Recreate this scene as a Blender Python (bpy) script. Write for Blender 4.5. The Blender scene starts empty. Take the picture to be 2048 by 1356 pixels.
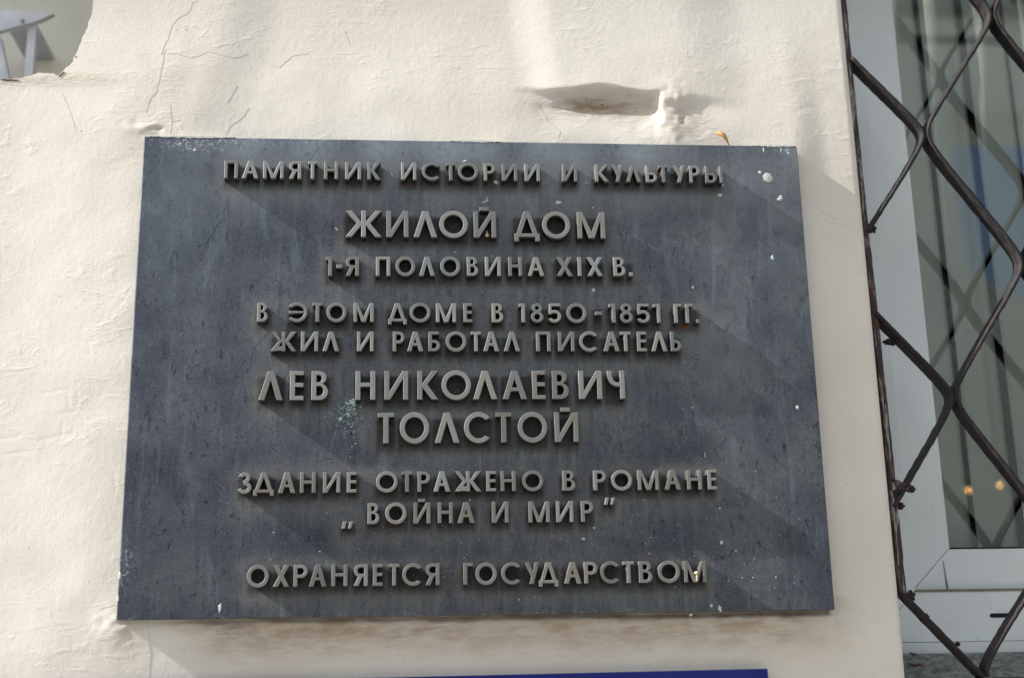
import bpy, bmesh, math, random
import numpy as np
from mathutils import Matrix, Vector
rnd = random.Random(7)
S = bpy.context.scene
COL = S.collection
R = math.radians

# ---------------------------------------------------------------- camera, world, sun, exposure
F = 2659.13                      # focal length in pixels of the 2048 px wide photograph
LOC = np.array([-0.116759, -1.87927985, -0.473576483])
PIT, YAW, ROL = 0.26662745, 0.0870556687, -0.0201720156
_f = np.array([math.sin(YAW)*math.cos(PIT), math.cos(YAW)*math.cos(PIT), math.sin(PIT)])
_r = np.array([math.cos(YAW), -math.sin(YAW), 0.0])
_u = np.cross(_r, _f)
RX = math.cos(ROL)*_r + math.sin(ROL)*_u
UX = -math.sin(ROL)*_r + math.cos(ROL)*_u
def W(px, py, y=0.0):            # measured pixel -> world point on the plane at depth y
    d = _f + RX*(px-1024)/F + UX*(678-py)/F
    return LOC + d*((y-LOC[1])/d[1])
cam = bpy.data.cameras.new('camera'); co = bpy.data.objects.new('camera', cam); COL.objects.link(co)
m = Matrix.Identity(4)
for i in range(3):
    m[i][0], m[i][1], m[i][2], m[i][3] = RX[i], UX[i], -_f[i], LOC[i]
co.matrix_world = m
cam.sensor_width = 36; cam.lens = F/2048*36; cam.clip_start = 0.05; cam.clip_end = 500
cam.dof.use_dof = True; cam.dof.focus_distance = 1.95; cam.dof.aperture_fstop = 2.9
S.camera = co

EPS, DOWN = R(5.6), R(35.5)      # sun: 5.6 deg off the wall plane, rays fall 35.5 deg to the right
to_sun = Vector((-math.cos(DOWN)*math.cos(EPS), -math.sin(EPS), math.sin(DOWN)*math.cos(EPS)))
w = bpy.data.worlds.new('World'); S.world = w; w.use_nodes = True
wn = w.node_tree.nodes; wl = w.node_tree.links
sky = wn.new('ShaderNodeTexSky'); sky.sky_type = 'NISHITA'; sky.sun_disc = False
sky.sun_elevation = math.asin(to_sun.z); sky.sun_rotation = math.atan2(to_sun.x, to_sun.y)
sky.air_density = 1.0; sky.dust_density = 2.0; sky.ozone_density = 1.0
# broken white cloud, spread evenly over the whole sky
tc = wn.new('ShaderNodeTexCoord'); cn = wn.new('ShaderNodeTexNoise'); cn.inputs['Scale'].default_value = 3.2; cn.inputs['Detail'].default_value = 7
cr = wn.new('ShaderNodeValToRGB'); cr.color_ramp.elements[0].position = .44; cr.color_ramp.elements[1].position = .62
cmx = wn.new('ShaderNodeMix'); cmx.data_type = 'RGBA'; cmx.inputs[7].default_value = (9.0, 9.0, 8.8, 1)
wl.new(tc.outputs['Generated'], cn.inputs['Vector']); wl.new(cn.outputs['Fac'], cr.inputs['Fac'])
wl.new(cr.outputs['Color'], cmx.inputs[0]); wl.new(sky.outputs[0], cmx.inputs[6])
wl.new(cmx.outputs[2], wn['Background'].inputs['Color'])
wn['Background'].inputs['Strength'].default_value = 0.08
sl = bpy.data.lights.new('sun', 'SUN'); so = bpy.data.objects.new('sun', sl); COL.objects.link(so)
sl.energy = 5.0; sl.angle = R(0.8); sl.color = (1.0, .98, .95)
so.rotation_euler = to_sun.to_track_quat('Z', 'Y').to_euler()
S.view_settings.view_transform = 'Standard'; S.view_settings.look = 'None'
S.view_settings.exposure = 1.10; S.view_settings.gamma = 1; S.view_settings.use_curve_mapping = False
S.cycles.max_bounces = 8

# ---------------------------------------------------------------- helpers
def tag(o, label=None, cat=None, group=None, kind=None):
    if label: o['label'] = label
    if cat: o['category'] = cat
    if group: o['group'] = group
    if kind: o['kind'] = kind
    return o
def empty(name, loc=(0, 0, 0)):
    o = bpy.data.objects.new(name, None); COL.objects.link(o); o.location = loc
    o.empty_display_size = .05; return o
def link(name, me, mat=None, parent=None):
    if mat is not None and not me.materials: me.materials.append(mat)
    o = bpy.data.objects.new(name, me); COL.objects.link(o)
    if parent:
        o.parent = parent
        if parent.type == 'EMPTY': o.matrix_parent_inverse = Matrix.Translation(-Vector(parent.location))
    return o
def mesh(name, vs, fs, mat=None, parent=None, smooth=False):
    me = bpy.data.meshes.new(name); me.from_pydata([tuple(map(float, v)) for v in vs], [], fs); me.validate(); me.update()
    if smooth: me.shade_smooth()
    return link(name, me, mat, parent)
def boxmesh(name, lo, hi, mat, parent=None, bev=0.0):
    bm = bmesh.new(); bmesh.ops.create_cube(bm, size=1)
    lo, hi = Vector(lo), Vector(hi); c, d = (lo+hi)/2, hi-lo
    for v in bm.verts: v.co = Vector((v.co.x*d.x, v.co.y*d.y, v.co.z*d.z))+c
    if bev: bmesh.ops.bevel(bm, geom=bm.edges[:], offset=bev, segments=2, affect='EDGES', profile=.7)
    me = bpy.data.meshes.new(name); bm.to_mesh(me); bm.free()
    return link(name, me, mat, parent)

# ---------------------------------------------------------------- material helpers
class NT:
    def __init__(s, name):
        s.m = bpy.data.materials.new(name); s.m.use_nodes = True; s.n = s.m.node_tree.nodes; s.l = s.m.node_tree.links
        s.b = s.n['Principled BSDF']; s.co = s.n.new('ShaderNodeTexCoord').outputs['Object']
    def set(s, inp, v):
        if hasattr(v, 'is_output') or isinstance(v, bpy.types.NodeSocket): s.l.new(v, inp)
        else: inp.default_value = v
    def map(s, scale=(1, 1, 1), rot=(0, 0, 0), loc=(0, 0, 0), vec=None):
        k = s.n.new('ShaderNodeMapping'); s.l.new(vec or s.co, k.inputs[0]); k.inputs['Scale'].default_value = scale
        k.inputs['Rotation'].default_value = rot; k.inputs['Location'].default_value = loc; return k.outputs[0]
    def noise(s, scale, detail=4, rough=.55, vec=None, dist=0.0):
        k = s.n.new('ShaderNodeTexNoise'); s.l.new(vec or s.co, k.inputs['Vector']); k.inputs['Scale'].default_value = scale
        k.inputs['Detail'].default_value = detail; k.inputs['Roughness'].default_value = rough; k.inputs['Distortion'].default_value = dist
        return k.outputs['Fac']
    def voro(s, scale, vec=None, feature='F1'):
        k = s.n.new('ShaderNodeTexVoronoi'); k.feature = feature; s.l.new(vec or s.co, k.inputs['Vector']); k.inputs['Scale'].default_value = scale
        return k.outputs['Distance']
    def ramp(s, v, a, b, lo=0.0, hi=1.0):
        k = s.n.new('ShaderNodeMapRange'); k.clamp = True; k.interpolation_type = 'SMOOTHSTEP'; s.set(k.inputs[0], v)
        for i, q in enumerate((a, b, lo, hi)): s.set(k.inputs[i+1], q)
        return k.outputs[0]
    def math(s, op, a, b=0.0, clamp=False):
        k = s.n.new('ShaderNodeMath'); k.operation = op; k.use_clamp = clamp; s.set(k.inputs[0], a); s.set(k.inputs[1], b); return k.outputs[0]
    def mix(s, f, a, b, mode='MIX'):
        k = s.n.new('ShaderNodeMix'); k.data_type = 'RGBA'; k.blend_type = mode; s.set(k.inputs[0], f)
        s.set(k.inputs[6], a if not isinstance(a, tuple) else (*a, 1)); s.set(k.inputs[7], b if not isinstance(b, tuple) else (*b, 1)); return k.outputs[2]
    def attr(s, name):
        k = s.n.new('ShaderNodeAttribute'); k.attribute_name = name; return k.outputs['Fac']
    def bump(s, h, dist, strength=1.0, prev=None):
        k = s.n.new('ShaderNodeBump'); s.set(k.inputs['Height'], h); k.inputs['Distance'].default_value = dist; k.inputs['Strength'].default_value = strength
        if prev: s.l.new(prev, k.inputs['Normal'])
        return k.outputs[0]
    def out(s, col=None, rough=None, metal=None, spec=None, nrm=None):
        if col is not None: s.set(s.b.inputs['Base Color'], col if not isinstance(col, tuple) else (*col, 1))
        if rough is not None: s.set(s.b.inputs['Roughness'], rough)
        if metal is not None: s.set(s.b.inputs['Metallic'], metal)
        if spec is not None: s.set(s.b.inputs['Specular IOR Level'], spec)
        if nrm is not None: s.l.new(nrm, s.b.inputs['Normal'])
        return s.m

# --- cream stucco
t = NT('cream_stucco')
big = t.noise(4.5, 5); fine = t.noise(320, 3, .6); mid = t.noise(38, 5, .6)
streak = t.noise(1, 5, .6, t.map((260, 1, 22), (0, 0, 0)))         # brush marks
streak2 = t.noise(1, 4, .6, t.map((30, 1, 240), (0, .25, 0)))
col = t.mix(t.ramp(big, .38, .62), (.705, .655, .575), (.75, .705, .63))
col = t.mix(t.ramp(mid, .60, .80, 0, .25), col, (.55, .49, .40))
pits = t.ramp(t.voro(55), .035, .075, 1, 0)
pitm = t.math('MULTIPLY', pits, t.ramp(t.noise(13, 2), .50, .60))
col = t.mix(t.math('MULTIPLY', pitm, .6), col, (.22, .18, .15))
dirt_shade = t.attr('dirt_shade')
grime_shade = t.math('MULTIPLY', dirt_shade, t.ramp(t.noise(1, 6, .65, t.map((22, 20, 70), (0, .2, 0))), .36, .66, .45, 1.0))
col = t.mix(t.math('MULTIPLY', grime_shade, .95, True), col, (.34, .25, .17))
gr2 = t.math('MULTIPLY', dirt_shade, t.ramp(t.noise(1, 7, .7, t.map((60, 20, 190), (0, .15, 0))), .60, .70))
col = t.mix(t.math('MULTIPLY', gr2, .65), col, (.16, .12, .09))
hh = t.math('ADD', t.math('MULTIPLY', fine, .5), t.math('MULTIPLY', streak, .55))
hh = t.math('ADD', hh, t.math('MULTIPLY', streak2, .45))
hh = t.math('SUBTRACT', hh, t.math('MULTIPLY', pitm, 1.6))
tr = t.noise(1, 6, .62, t.map((26, 1, 60), (0, .5, 0)), .8); gs = t.noise(130, 4, .7); dw = t.noise(1, 7, .7, t.map((34, 20, 150), (0, .2, 0)), .8)
M_WALL = t.out(col, .82, 0, .25, t.bump(t.math('MULTIPLY', dw, dirt_shade), .0045, .8, t.bump(t.math('MULTIPLY', t.ramp(tr, .48, .75), t.ramp(t.noise(7, 3), .45, .6)), .0012, .30, t.bump(gs, .0006, .50, t.bump(t.noise(60, 5, .8), .0006, .35, t.bump(hh, .00030, .40))))))

# --- bronze plate, dark blue-grey patina
t = NT('patinated_bronze')
halo = t.attr('halo'); lime = t.attr('lime')
soot_shade = t.attr('soot_shade')
d1 = t.noise(1, 8, .72, t.map((150, 1, 62), (0, R(28), 0)), .9)
d1b = t.noise(1, 6, .7, t.map((60, 1, 24), (0, R(20), 0)), 1.4)
d2 = t.noise(1, 6, .65, t.map((55, 1, 8), (0, R(5), 0)), .6)
n3 = t.noise(9, 6, .62); n4 = t.noise(300, 4, .75); n6 = t.noise(95, 6, .72)
col = t.mix(t.ramp(n3, .34, .66), (.055, .063, .083), (.120, .130, .145))
col = t.mix(t.ramp(n6, .44, .62, 0, .6), col, (.060, .066, .090))
col = t.mix(t.ramp(d1b, .55, .66, 0, .75), col, (.035, .038, .058))
col = t.mix(t.ramp(d1, .56, .64, 0, .9), col, (.016, .018, .032))
col = t.mix(t.ramp(d2, .52, .68, 0, .34), col, (.17, .215, .24))
col = t.mix(t.math('MULTIPLY', t.attr('pale_zone'), t.ramp(n6, .25, .6, .35, 1.0)), col, (.25, .285, .31))
col = t.mix(t.math('MULTIPLY', t.ramp(n4, .54, .66), .38), col, (.27, .31, .33))
hl = t.math('MULTIPLY', halo, t.ramp(t.noise(50, 7, .7), .34, .62, .25, 1.0))
col = t.mix(t.math('MULTIPLY', hl, .62), col, (.165, .158, .145))
ro = t.math('MULTIPLY', t.attr('runoff'), t.ramp(t.noise(1, 5, .65, t.map((110, 1, 7)), .5), .44, .66))
col = t.mix(t.math('MULTIPLY', ro, .5), col, (.20, .215, .20))
vg = t.math('MULTIPLY', halo, t.ramp(t.noise(75, 6, .75), .56, .66))
col = t.mix(t.math('MULTIPLY', vg, .6), col, (.15, .25, .23))
sm = t.math('MULTIPLY', soot_shade, t.ramp(t.noise(120, 6, .7), .30, .60, .75, 1.0))
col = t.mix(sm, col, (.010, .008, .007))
rs = t.math('MULTIPLY', t.attr('rust'), t.ramp(t.noise(85, 5, .7), .56, .64))
col = t.mix(t.math('MULTIPLY', rs, .6), col, (.14, .065, .025))
lm = t.math('MULTIPLY', lime, t.ramp(t.noise(150, 6, .75), .50, .60))
col = t.mix(lm, col, (.40, .46, .48))
sp = t.math('MULTIPLY', t.ramp(t.voro(230), .10, .16, 1, 0), t.ramp(t.noise(26, 3), .56, .66))
col = t.mix(t.math('MULTIPLY', sp, .5), col, (.40, .42, .40))
rg = t.ramp(t.math('ADD', t.math('ADD', t.math('MULTIPLY', hl, .3), t.math('MULTIPLY', soot_shade, .5)), t.ramp(n6, .3, .7, .0, .25)), 0, .6, .27, .62)
bh = t.math('ADD', t.math('MULTIPLY', n4, .6), t.math('MULTIPLY', d1, .7))
M_PLATE = t.out(col, rg, t.math('SUBTRACT', .38, t.math('MAXIMUM', t.math('MULTIPLY', lm, .8), t.math('MULTIPLY', soot_shade, .35))), .5, t.bump(bh, .00035, .6))

# --- cast letters, duller bronze
t = NT('letter_bronze')
n1 = t.noise(55, 5, .65, t.co); n2 = t.noise(700, 3, .6)
gc = t.n.new('ShaderNodeNewGeometry').outputs['Position']
n5 = t.noise(22, 5, .6, gc)
col = t.mix(t.ramp(n5, .35, .65), (.26, .24, .215), (.24, .255, .255))
col = t.mix(t.ramp(t.noise(160, 5, .7, gc), .56, .72, 0, .5), col, (.17, .135, .10))
col = t.mix(t.ramp(n2, .60, .75, 0, .35), col, (.44, .44, .42))
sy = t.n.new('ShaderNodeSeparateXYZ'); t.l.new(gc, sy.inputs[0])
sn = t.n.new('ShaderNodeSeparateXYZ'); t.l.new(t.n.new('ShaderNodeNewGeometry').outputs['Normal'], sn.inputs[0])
base_shade = t.math('MULTIPLY', t.math('MULTIPLY', t.ramp(sy.outputs['Y'], -.0158, -.008), t.ramp(sn.outputs['Z'], .1, -.4, .45, 1.0)), t.ramp(t.noise(90, 5, .7, gc), .3, .6, .7, 1.0))  # sides and undersides shaded darker in the colour, with some dirty tone
col = t.mix(base_shade, col, (.036, .025, .017))
ri = t.n.new('ShaderNodeObjectInfo').outputs['Random']
hs = t.n.new('ShaderNodeHueSaturation'); t.l.new(col, hs.inputs['Color']); t.set(hs.inputs['Value'], t.ramp(ri, 0, 1, .80, 1.18)); col = hs.outputs[0]
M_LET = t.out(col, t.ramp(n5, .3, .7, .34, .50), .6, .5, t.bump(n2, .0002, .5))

def simple(name, col, rough=.6, metal=0.0, spec=.4, scale=40, amt=.25, bumpd=.0005):
    t = NT(name); n = t.noise(scale, 5, .6)
    c2 = tuple(c*(1-amt) for c in col)
    return t.out(t.mix(t.ramp(n, .35, .65), c2, col), rough, metal, spec, t.bump(t.noise(scale*6, 3), bumpd, .6))
t = NT('lime_splash'); n_ = t.noise(1, 5, .7, t.map((160, 1, 500), (0, R(40), 0)))
M_SPLAT = t.out(t.mix(t.ramp(n_, .30, .62), (.26, .29, .32), (.64, .63, .57)), .8, 0, .3, t.bump(n_, .0002, .5))
M_CYAN = simple('verdigris_splash', (.50, .68, .66), .75, scale=400, amt=.3)
M_RUST = simple('rust_stain', (.26, .095, .025), .9, scale=300, amt=.5)
M_LEAF = simple('dry_leaf', (.62, .36, .13), .7, scale=200, amt=.3)
M_STEM = simple('pale_seed', (.78, .62, .36), .6, scale=200, amt=.2)
M_TWIG = simple('twig', (.14, .07, .045), .8, scale=200, amt=.4)
M_CRACK = simple('crack_shadow', (.22, .17, .13), .95, spec=.0, scale=120, amt=.5)
M_BLUE = simple('blue_enamel', (.012, .022, .20), .3, scale=20, amt=.15, bumpd=.0001)
t = NT('white_pvc')
M_PVC = t.out(t.mix(t.ramp(t.noise(120, 4), .62, .72, 0, .18), (.74, .78, .78), (.35, .34, .30)), .38, 0, .5, t.bump(t.noise(25, 3), .0004, .4))
M_SEAL = simple('rubber_seal', (.03, .035, .035), .6)
M_SLOT = simple('slot_dark', (.01, .01, .01), .8)
t = NT('rough_concrete')
nn = t.noise(1, 7, .7, t.map((70, 60, 160)))
M_CONC = t.out(t.mix(t.ramp(nn, .35, .65), (.20, .21, .20), (.42, .44, .42)), .9, 0, .2, t.bump(nn, .006, .9))
t = NT('rusted_iron')
g = t.noise(1, 6, .7, t.map((90, 90, 35))); g2 = t.noise(260, 4, .7)
col = t.mix(t.ramp(g, .42, .62), (.011, .010, .012), (.028, .022, .021))
col = t.mix(t.ramp(g2, .58, .72, 0, .40), col, (.075, .042, .03))
M_IRON = t.out(col, t.ramp(g, .3, .7, .55, .8), .0, .3, t.bump(g, .0016, .8, t.bump(g2, .0005, .6)))
t = NT('flaking_iron')
g = t.noise(1, 6, .75, t.map((170, 170, 16))); g2 = t.noise(1, 4, .7, t.map((260, 260, 45)))
col = t.mix(t.ramp(g, .52, .58), (.036, .018, .018), (.28, .28, .25))
col = t.mix(t.ramp(g2, .55, .62, 0, .8), col, (.14, .055, .028))
M_FLAKE = t.out(col, .55, .1, .4, t.bump(g, .0016, .9))
t = NT('ribbed_blind')
wv = t.n.new('ShaderNodeTexWave'); wv.bands_direction = 'X'; wv.inputs['Scale'].default_value = 132; t.l.new(t.co, wv.inputs['Vector'])
M_BLIND = t.out(t.mix(wv.outputs['Fac'], (.68, .70, .62), (.84, .85, .78)), .8, 0, .2)
t.b.inputs['Transmission Weight'].default_value = 0
t = NT('window_glass')
t.out((1, 1, 1), .0, 0, .5); t.b.inputs['Transmission Weight'].default_value = 1; t.b.inputs['IOR'].default_value = 1.52
M_GLASS = t.m
# thin pane: mirror by fresnel, otherwise straight through
gl = t.n.new('ShaderNodeBsdfGlossy'); gl.inputs['Roughness'].default_value = .006
trn = t.n.new('ShaderNodeBsdfTransparent'); trn.inputs['Color'].default_value = (.975, .995, .985, 1)
fr = t.n.new('ShaderNodeFresnel'); fr.inputs['IOR'].default_value = 1.6
ms = t.n.new('ShaderNodeMixShader'); fm = t.math('MULTIPLY', fr.outputs[0], 1.4, True)
t.l.new(fm, ms.inputs[0]); t.l.new(trn.outputs[0], ms.inputs[1]); t.l.new(gl.outputs[0], ms.inputs[2])
t.l.new(ms.outputs[0], t.n['Material Output'].inputs['Surface'])
M_GALV = simple('painted_metal', (.50, .54, .62), .45, .0, .5, scale=18, amt=.18)
M_BACK = simple('grey_render', (.60, .60, .54), .9, scale=6, amt=.08)
M_PAVE = simple('paving', (.30, .28, .25), .9, scale=3, amt=.25, bumpd=.002)
M_ROAD = simple('asphalt', (.06, .06, .062), .9, scale=8, amt=.3, bumpd=.003)
M_FAC = simple('ochre_facade', (.20, .17, .13), .9, scale=1.2, amt=.12)
M_FAC2 = simple('green_grey_facade', (.68, .72, .66), .9, scale=1.2, amt=.12)
M_ROOF = simple('metal_roof', (.20, .22, .22), .6, .2, scale=2, amt=.2)
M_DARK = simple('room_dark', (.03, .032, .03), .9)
t = NT('added_bulb_glow'); t.out((1, .6, .25), .5); t.b.inputs['Emission Color'].default_value = (1, .50, .14, 1); t.b.inputs['Emission Strength'].default_value = 9
M_BULB = t.m
#@@PART2
# ---------------------------------------------------------------- wall relief
YW = 0.03                                         # nominal wall face; the plate face is y = 0
def P(px, py, y=YW):
    q = W(px, py, y); return float(q[0]), float(q[2])
def ss(a, b, t):
    t = np.clip((t-a)/(b-a), 0, 1); return t*t*(3-2*t)
_g = np.random.default_rng(5)
def vnoise(x, z, cell, seed):
    g = np.random.default_rng(seed).random((96, 96))
    u, v = (x+9)/cell, (z+9)/cell; i, j = np.floor(u).astype(int), np.floor(v).astype(int)
    fu, fv = u-i, v-j; fu = fu*fu*(3-2*fu); fv = fv*fv*(3-2*fv)
    G = lambda a, b: g[a % 96, b % 96]
    return (G(i, j)*(1-fu)+G(i+1, j)*fu)*(1-fv)+(G(i, j+1)*(1-fu)+G(i+1, j+1)*fu)*fv - .5
def gauss(x, z, c, sx, sz=None):
    sz = sz or sx; return np.exp(-((x-c[0])/sx)**2-((z-c[1])/sz)**2)
PT, PB, PL, PR = .355463, -.355463, -.5, .5       # plate outline
X0, X1, Z0, Z1 = -.92, .6075, -.62, .80
def relief(x, z):
    h = .0016*vnoise(x, z, .34, 1)+.0005*vnoise(x, z, .11, 2)+.00022*vnoise(x, z, .045, 3)+.00010*vnoise(x, z, .018, 4)+.00006*vnoise(x, z, .008, 14)
    # wall left of the plate stands proud, with a soft arris above and below the plate's corner
    ax = np.where(z > 0, -.445+.045*ss(.36, .60, z), -.462)
    h += .0042*ss(-.42, .1, z)*ss(-.75, 0, x-ax)*(1-ss(0, .10, x-ax))
    # plaster built up against the plate
    dx = np.maximum(np.maximum(PL-x, x-PR), 0); dz = np.maximum(np.maximum(PB-z, z-PT), 0); d = np.hypot(dx, dz)
    bw = ss(.25, 1.6, (PB-z)/(dx+.006))*ss(-.01, .26, x-PL)
    up = bw*(.0135*(1-ss(.0, .05, d))+.003*(1-ss(0, .16, d)))+(1-bw)*(.0125-.003*ss(-.5, .4, x))*(1-ss(-.02, .26, d))
    h += up*(1+.12*vnoise(x, z, .05, 6))*(1-.5*ss(.0, .06, x-PR))
    # padded patch above the plate and the broken recess under it
    xl, zt = P(1085, 100); xr = P(1395, 100)[0]
    zb = P(1200, 183)[1] + .004*np.sin(x*40) + .004*vnoise(x, z, .04, 9)+.002*vnoise(x, z, .012, 19)
    xl = xl+.018*ss(.42, .60, -z+1.02)-.012
    pad = ss(-.045, .03, x-xl)*(1-ss(-.035, .085, x-xr))*ss(-.012, .012, z-zb+.02)
    h += .0046*pad
    rx0, rx1 = P(1075, 200)[0], P(1312, 215)[0]+.002*vnoise(x, z, .02, 10)
    dep = np.clip((z-P(1200, 305)[1])/(zb-P(1200, 305)[1]), 0, 1)**2.3
    rec = ss(-.045, .09, x-rx0)*(1-ss(-.008, .012, x-rx1))*(1-ss(-.012, .005, z-zb))
    h -= .018*rec*dep*(1+.25*vnoise(x, z, .02, 11))
    lump = gauss(x, z, P(1345, 232), .024, .045)
    h += lump*(.0014+.0030*vnoise(x, z, .016, 7)+.0022*vnoise(x, z, .008, 8))
    
    # ragged plaster below the plate
    band = ss(.075, .01, PB-z)*(z < PB)*ss(-.44, -.40, x)
    h += band*(.004*vnoise(x, z*3.2, .05, 12)+.0022*vnoise(x, z*2.5, .018, 13))
    cor = gauss(x, z, P(240, 1255), .022, .02)
    h += cor*(.0004+.0022*vnoise(x, z, .009, 15))
    h += gauss(x, z, P(300, 262), .03, .012)*(.0006+.003*vnoise(x, z, .012, 16))
    h -= .0022*gauss(x, z, P(318, 266), .012, .003)*(1+2*vnoise(x, z, .006, 91))
    # shallow trowel scratches left of the plate
    for (a, b) in (((150, 868), (80, 883)), ((60, 905), (0, 912)), ((128, 850), (128, 872)), ((90, 790), (150, 780)), ((115, 832), (155, 826)), ((180, 690), (184, 712)), ((233, 950), (236, 985)), ((140, 790), (142, 812)), ((158, 790), (160, 812)), ((0, 880), (40, 874))):
        A, B = np.array(P(*a)), np.array(P(*b)); D = B-A; L = np.hypot(*D); n = D/L
        s_ = np.clip((x-A[0])*n[0]+(z-A[1])*n[1], 0, L); q = np.hypot(x-A[0]-s_*n[0], z-A[1]-s_*n[1])
        h -= .00022*np.exp(-(q/.0020)**2)
    # rounded outer corner at the window
    e = np.clip((x-(.6075-.012))/.012, 0, 1); h -= .012*(1-np.sqrt(1-e*e*.999))*1.0
    edge = ss(0, .03, x-X0)*ss(0, .03, z-Z0)*ss(0, .03, Z1-z)
    return h*edge
HOLE = [(215, -60), (196, -20), (188, 0), (185, 28), (179, 45), (176, 58), (166, 78), (161, 95), (158, 106), (150, 118), (146, 130), (134, 140), (126, 149), (118, 155), (108, 151), (98, 149), (80, 149), (62, 154), (40, 158), (20, 160), (0, 160), (-40, 166), (-120, 160)]
_h = []
for (a_, b_) in zip(HOLE[:-1], HOLE[1:]):
    n_ = max(1, int(math.hypot(b_[0]-a_[0], b_[1]-a_[1])/4))
    _h += [(a_[0]+(b_[0]-a_[0])*k/n_+rnd.uniform(-1.3, 1.3), a_[1]+(b_[1]-a_[1])*k/n_+rnd.uniform(-1.3, 1.3)) for k in range(n_)]
HOLE = _h+[HOLE[-1]]
hole = [P(*q) for q in HOLE]; hole = hole + [(X0-.1, hole[-1][1]), (X0-.1, Z1+.1), (hole[0][0], Z1+.1)]
def inside(x, z, poly):
    r = np.zeros(x.shape, bool); n = len(poly)
    for i in range(n):
        (x1, z1), (x2, z2) = poly[i], poly[(i+1) % n]
        if z1 == z2: continue
        c = ((z1 > z) != (z2 > z)) & (x < (x2-x1)*(z-z1)/(z2-z1)+x1); r ^= c
    return r
def near(poly, x, z):
    best = None
    for i in range(len(poly)-1):
        A, B = np.array(poly[i]), np.array(poly[i+1]); D = B-A; L2 = D@D
        if L2 == 0: continue
        t_ = min(1, max(0, ((x-A[0])*D[0]+(z-A[1])*D[1])/L2)); q = A+D*t_; dd = (q[0]-x)**2+(q[1]-z)**2
        if best is None or dd < best[0]: best = (dd, q)
    return best
ST = .0024
nx, nz = int((X1-X0)/ST)+1, int((Z1-Z0)/ST)+1
xs, zs = np.linspace(X0, X1, nx), np.linspace(Z0, Z1, nz)
GX, GZ = np.meshgrid(xs, zs)
H = relief(GX, GZ)
# front mesh
cxc, czc = (xs[:-1]+xs[1:])/2, (zs[:-1]+zs[1:])/2
CX, CZ = np.meshgrid(cxc, czc); keep = ~inside(CX, CZ, hole)
keep &= ~((CX > PL+.03) & (CX < PR-.03) & (CZ > PB+.03) & (CZ < PT-.03))      # nothing to see behind the plate
V = np.stack([GX, YW-H, GZ], -1).reshape(-1, 3)
jj, ii = np.nonzero(keep); a = jj*nx+ii
Fq = np.stack([a, a+1, a+1+nx, a+nx], -1)
used = np.zeros(len(V), int); np.add.at(used, Fq.ravel(), 1)
front_edge = []
for k in np.nonzero((used > 0) & (used < 4))[0]:
    x, y, z = V[k]
    if z > hole[-4][1]-.02 and x < hole[0][0]+.02:
        dd, q = near(hole[:-3], x, z)
        if dd < (ST*1.6)**2: V[k, 0], V[k, 2] = q[0], q[1]; front_edge.append(k)
remap = -np.ones(len(V), int); idx = np.nonzero(used)[0]; remap[idx] = np.arange(len(idx))
V2 = V[idx]; F2 = remap[Fq]
me = bpy.data.meshes.new('render_coat'); me.vertices.add(len(V2)); me.vertices.foreach_set('co', V2.ravel())
me.loops.add(F2.size); me.loops.foreach_set('vertex_index', F2.ravel()); me.polygons.add(len(F2))
me.polygons.foreach_set('loop_start', np.arange(0, F2.size, 4)); me.polygons.foreach_set('loop_total', np.full(len(F2), 4)); me.update()
me.shade_smooth()
# dirt attribute: brown shade and dirty tone painted under the plate, in the recess, around the hole
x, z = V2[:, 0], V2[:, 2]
dirt_shade = ss(.085, .0, PB-z)*(z < PB+.02)*ss(-.455, -.35, x)*ss(.56, .44, x)*.9
dirt_shade = np.maximum(dirt_shade, 1.35*gauss(x, z, P(1205, 212), .080, .022))
dirt_shade = np.maximum(dirt_shade, .5*gauss(x, z, P(1360, 240), .03, .04))
dirt_shade = np.maximum(dirt_shade, .14*gauss(x, z, P(350, 170), .022, .09))
dirt_shade = np.maximum(dirt_shade, .4*gauss(x, z, P(1570, 1265), .05, .02))
dirt_shade = np.maximum(dirt_shade, .5*gauss(x, z, P(240, 1258), .02, .02)); dirt_shade = np.maximum(dirt_shade, .6*gauss(x, z, P(310, 263), .02, .006))
dirt_shade = np.maximum(dirt_shade, .5*gauss(x, z, P(100, 160), .09, .012))
at = me.attributes.new('dirt_shade', 'FLOAT', 'POINT'); at.data.foreach_set('value', dirt_shade.astype(np.float32))
wall = tag(empty('stucco_wall', (-.7, YW, -1.9)), 'cream stucco wall with a lumpy patch and hairline cracks, behind the bronze plaque', 'wall')
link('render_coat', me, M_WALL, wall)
for lo, hi in (((-7, YW, -2), (X0, .40, P(-120, 160)[1])), ((X0, YW, -2), (X1, .12, Z0)), ((X1, YW, -2), (2.0, .40, Z0+.15)), ((hole[0][0], YW, Z1), (2.0, .40, 4.5)), ((2.0, YW, -2), (7, .40, 4.5)), ((-7, YW, 2.6), (hole[0][0], .40, 4.5))):
    boxmesh('masonry', lo, hi, M_WALL, wall)
boxmesh('window_reveal', (.598, YW+.013, Z0), (.6068, .20, Z1), M_PVC, wall)
# broken plaster thickness behind the hole's rim
rim = [h_ for h_ in hole[:-3]]
vs, fs = [], []
for k, (hx, hz) in enumerate(rim):
    hh_ = float(relief(np.array([hx]), np.array([hz]))[0]); vs += [(hx, YW-hh_+.0005, hz), (hx+.002, .30, hz-.002)]
    if k: fs.append((2*k-2, 2*k-1, 2*k+1, 2*k))
mesh('broken_edge', vs, fs, M_WALL, wall)

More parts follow.
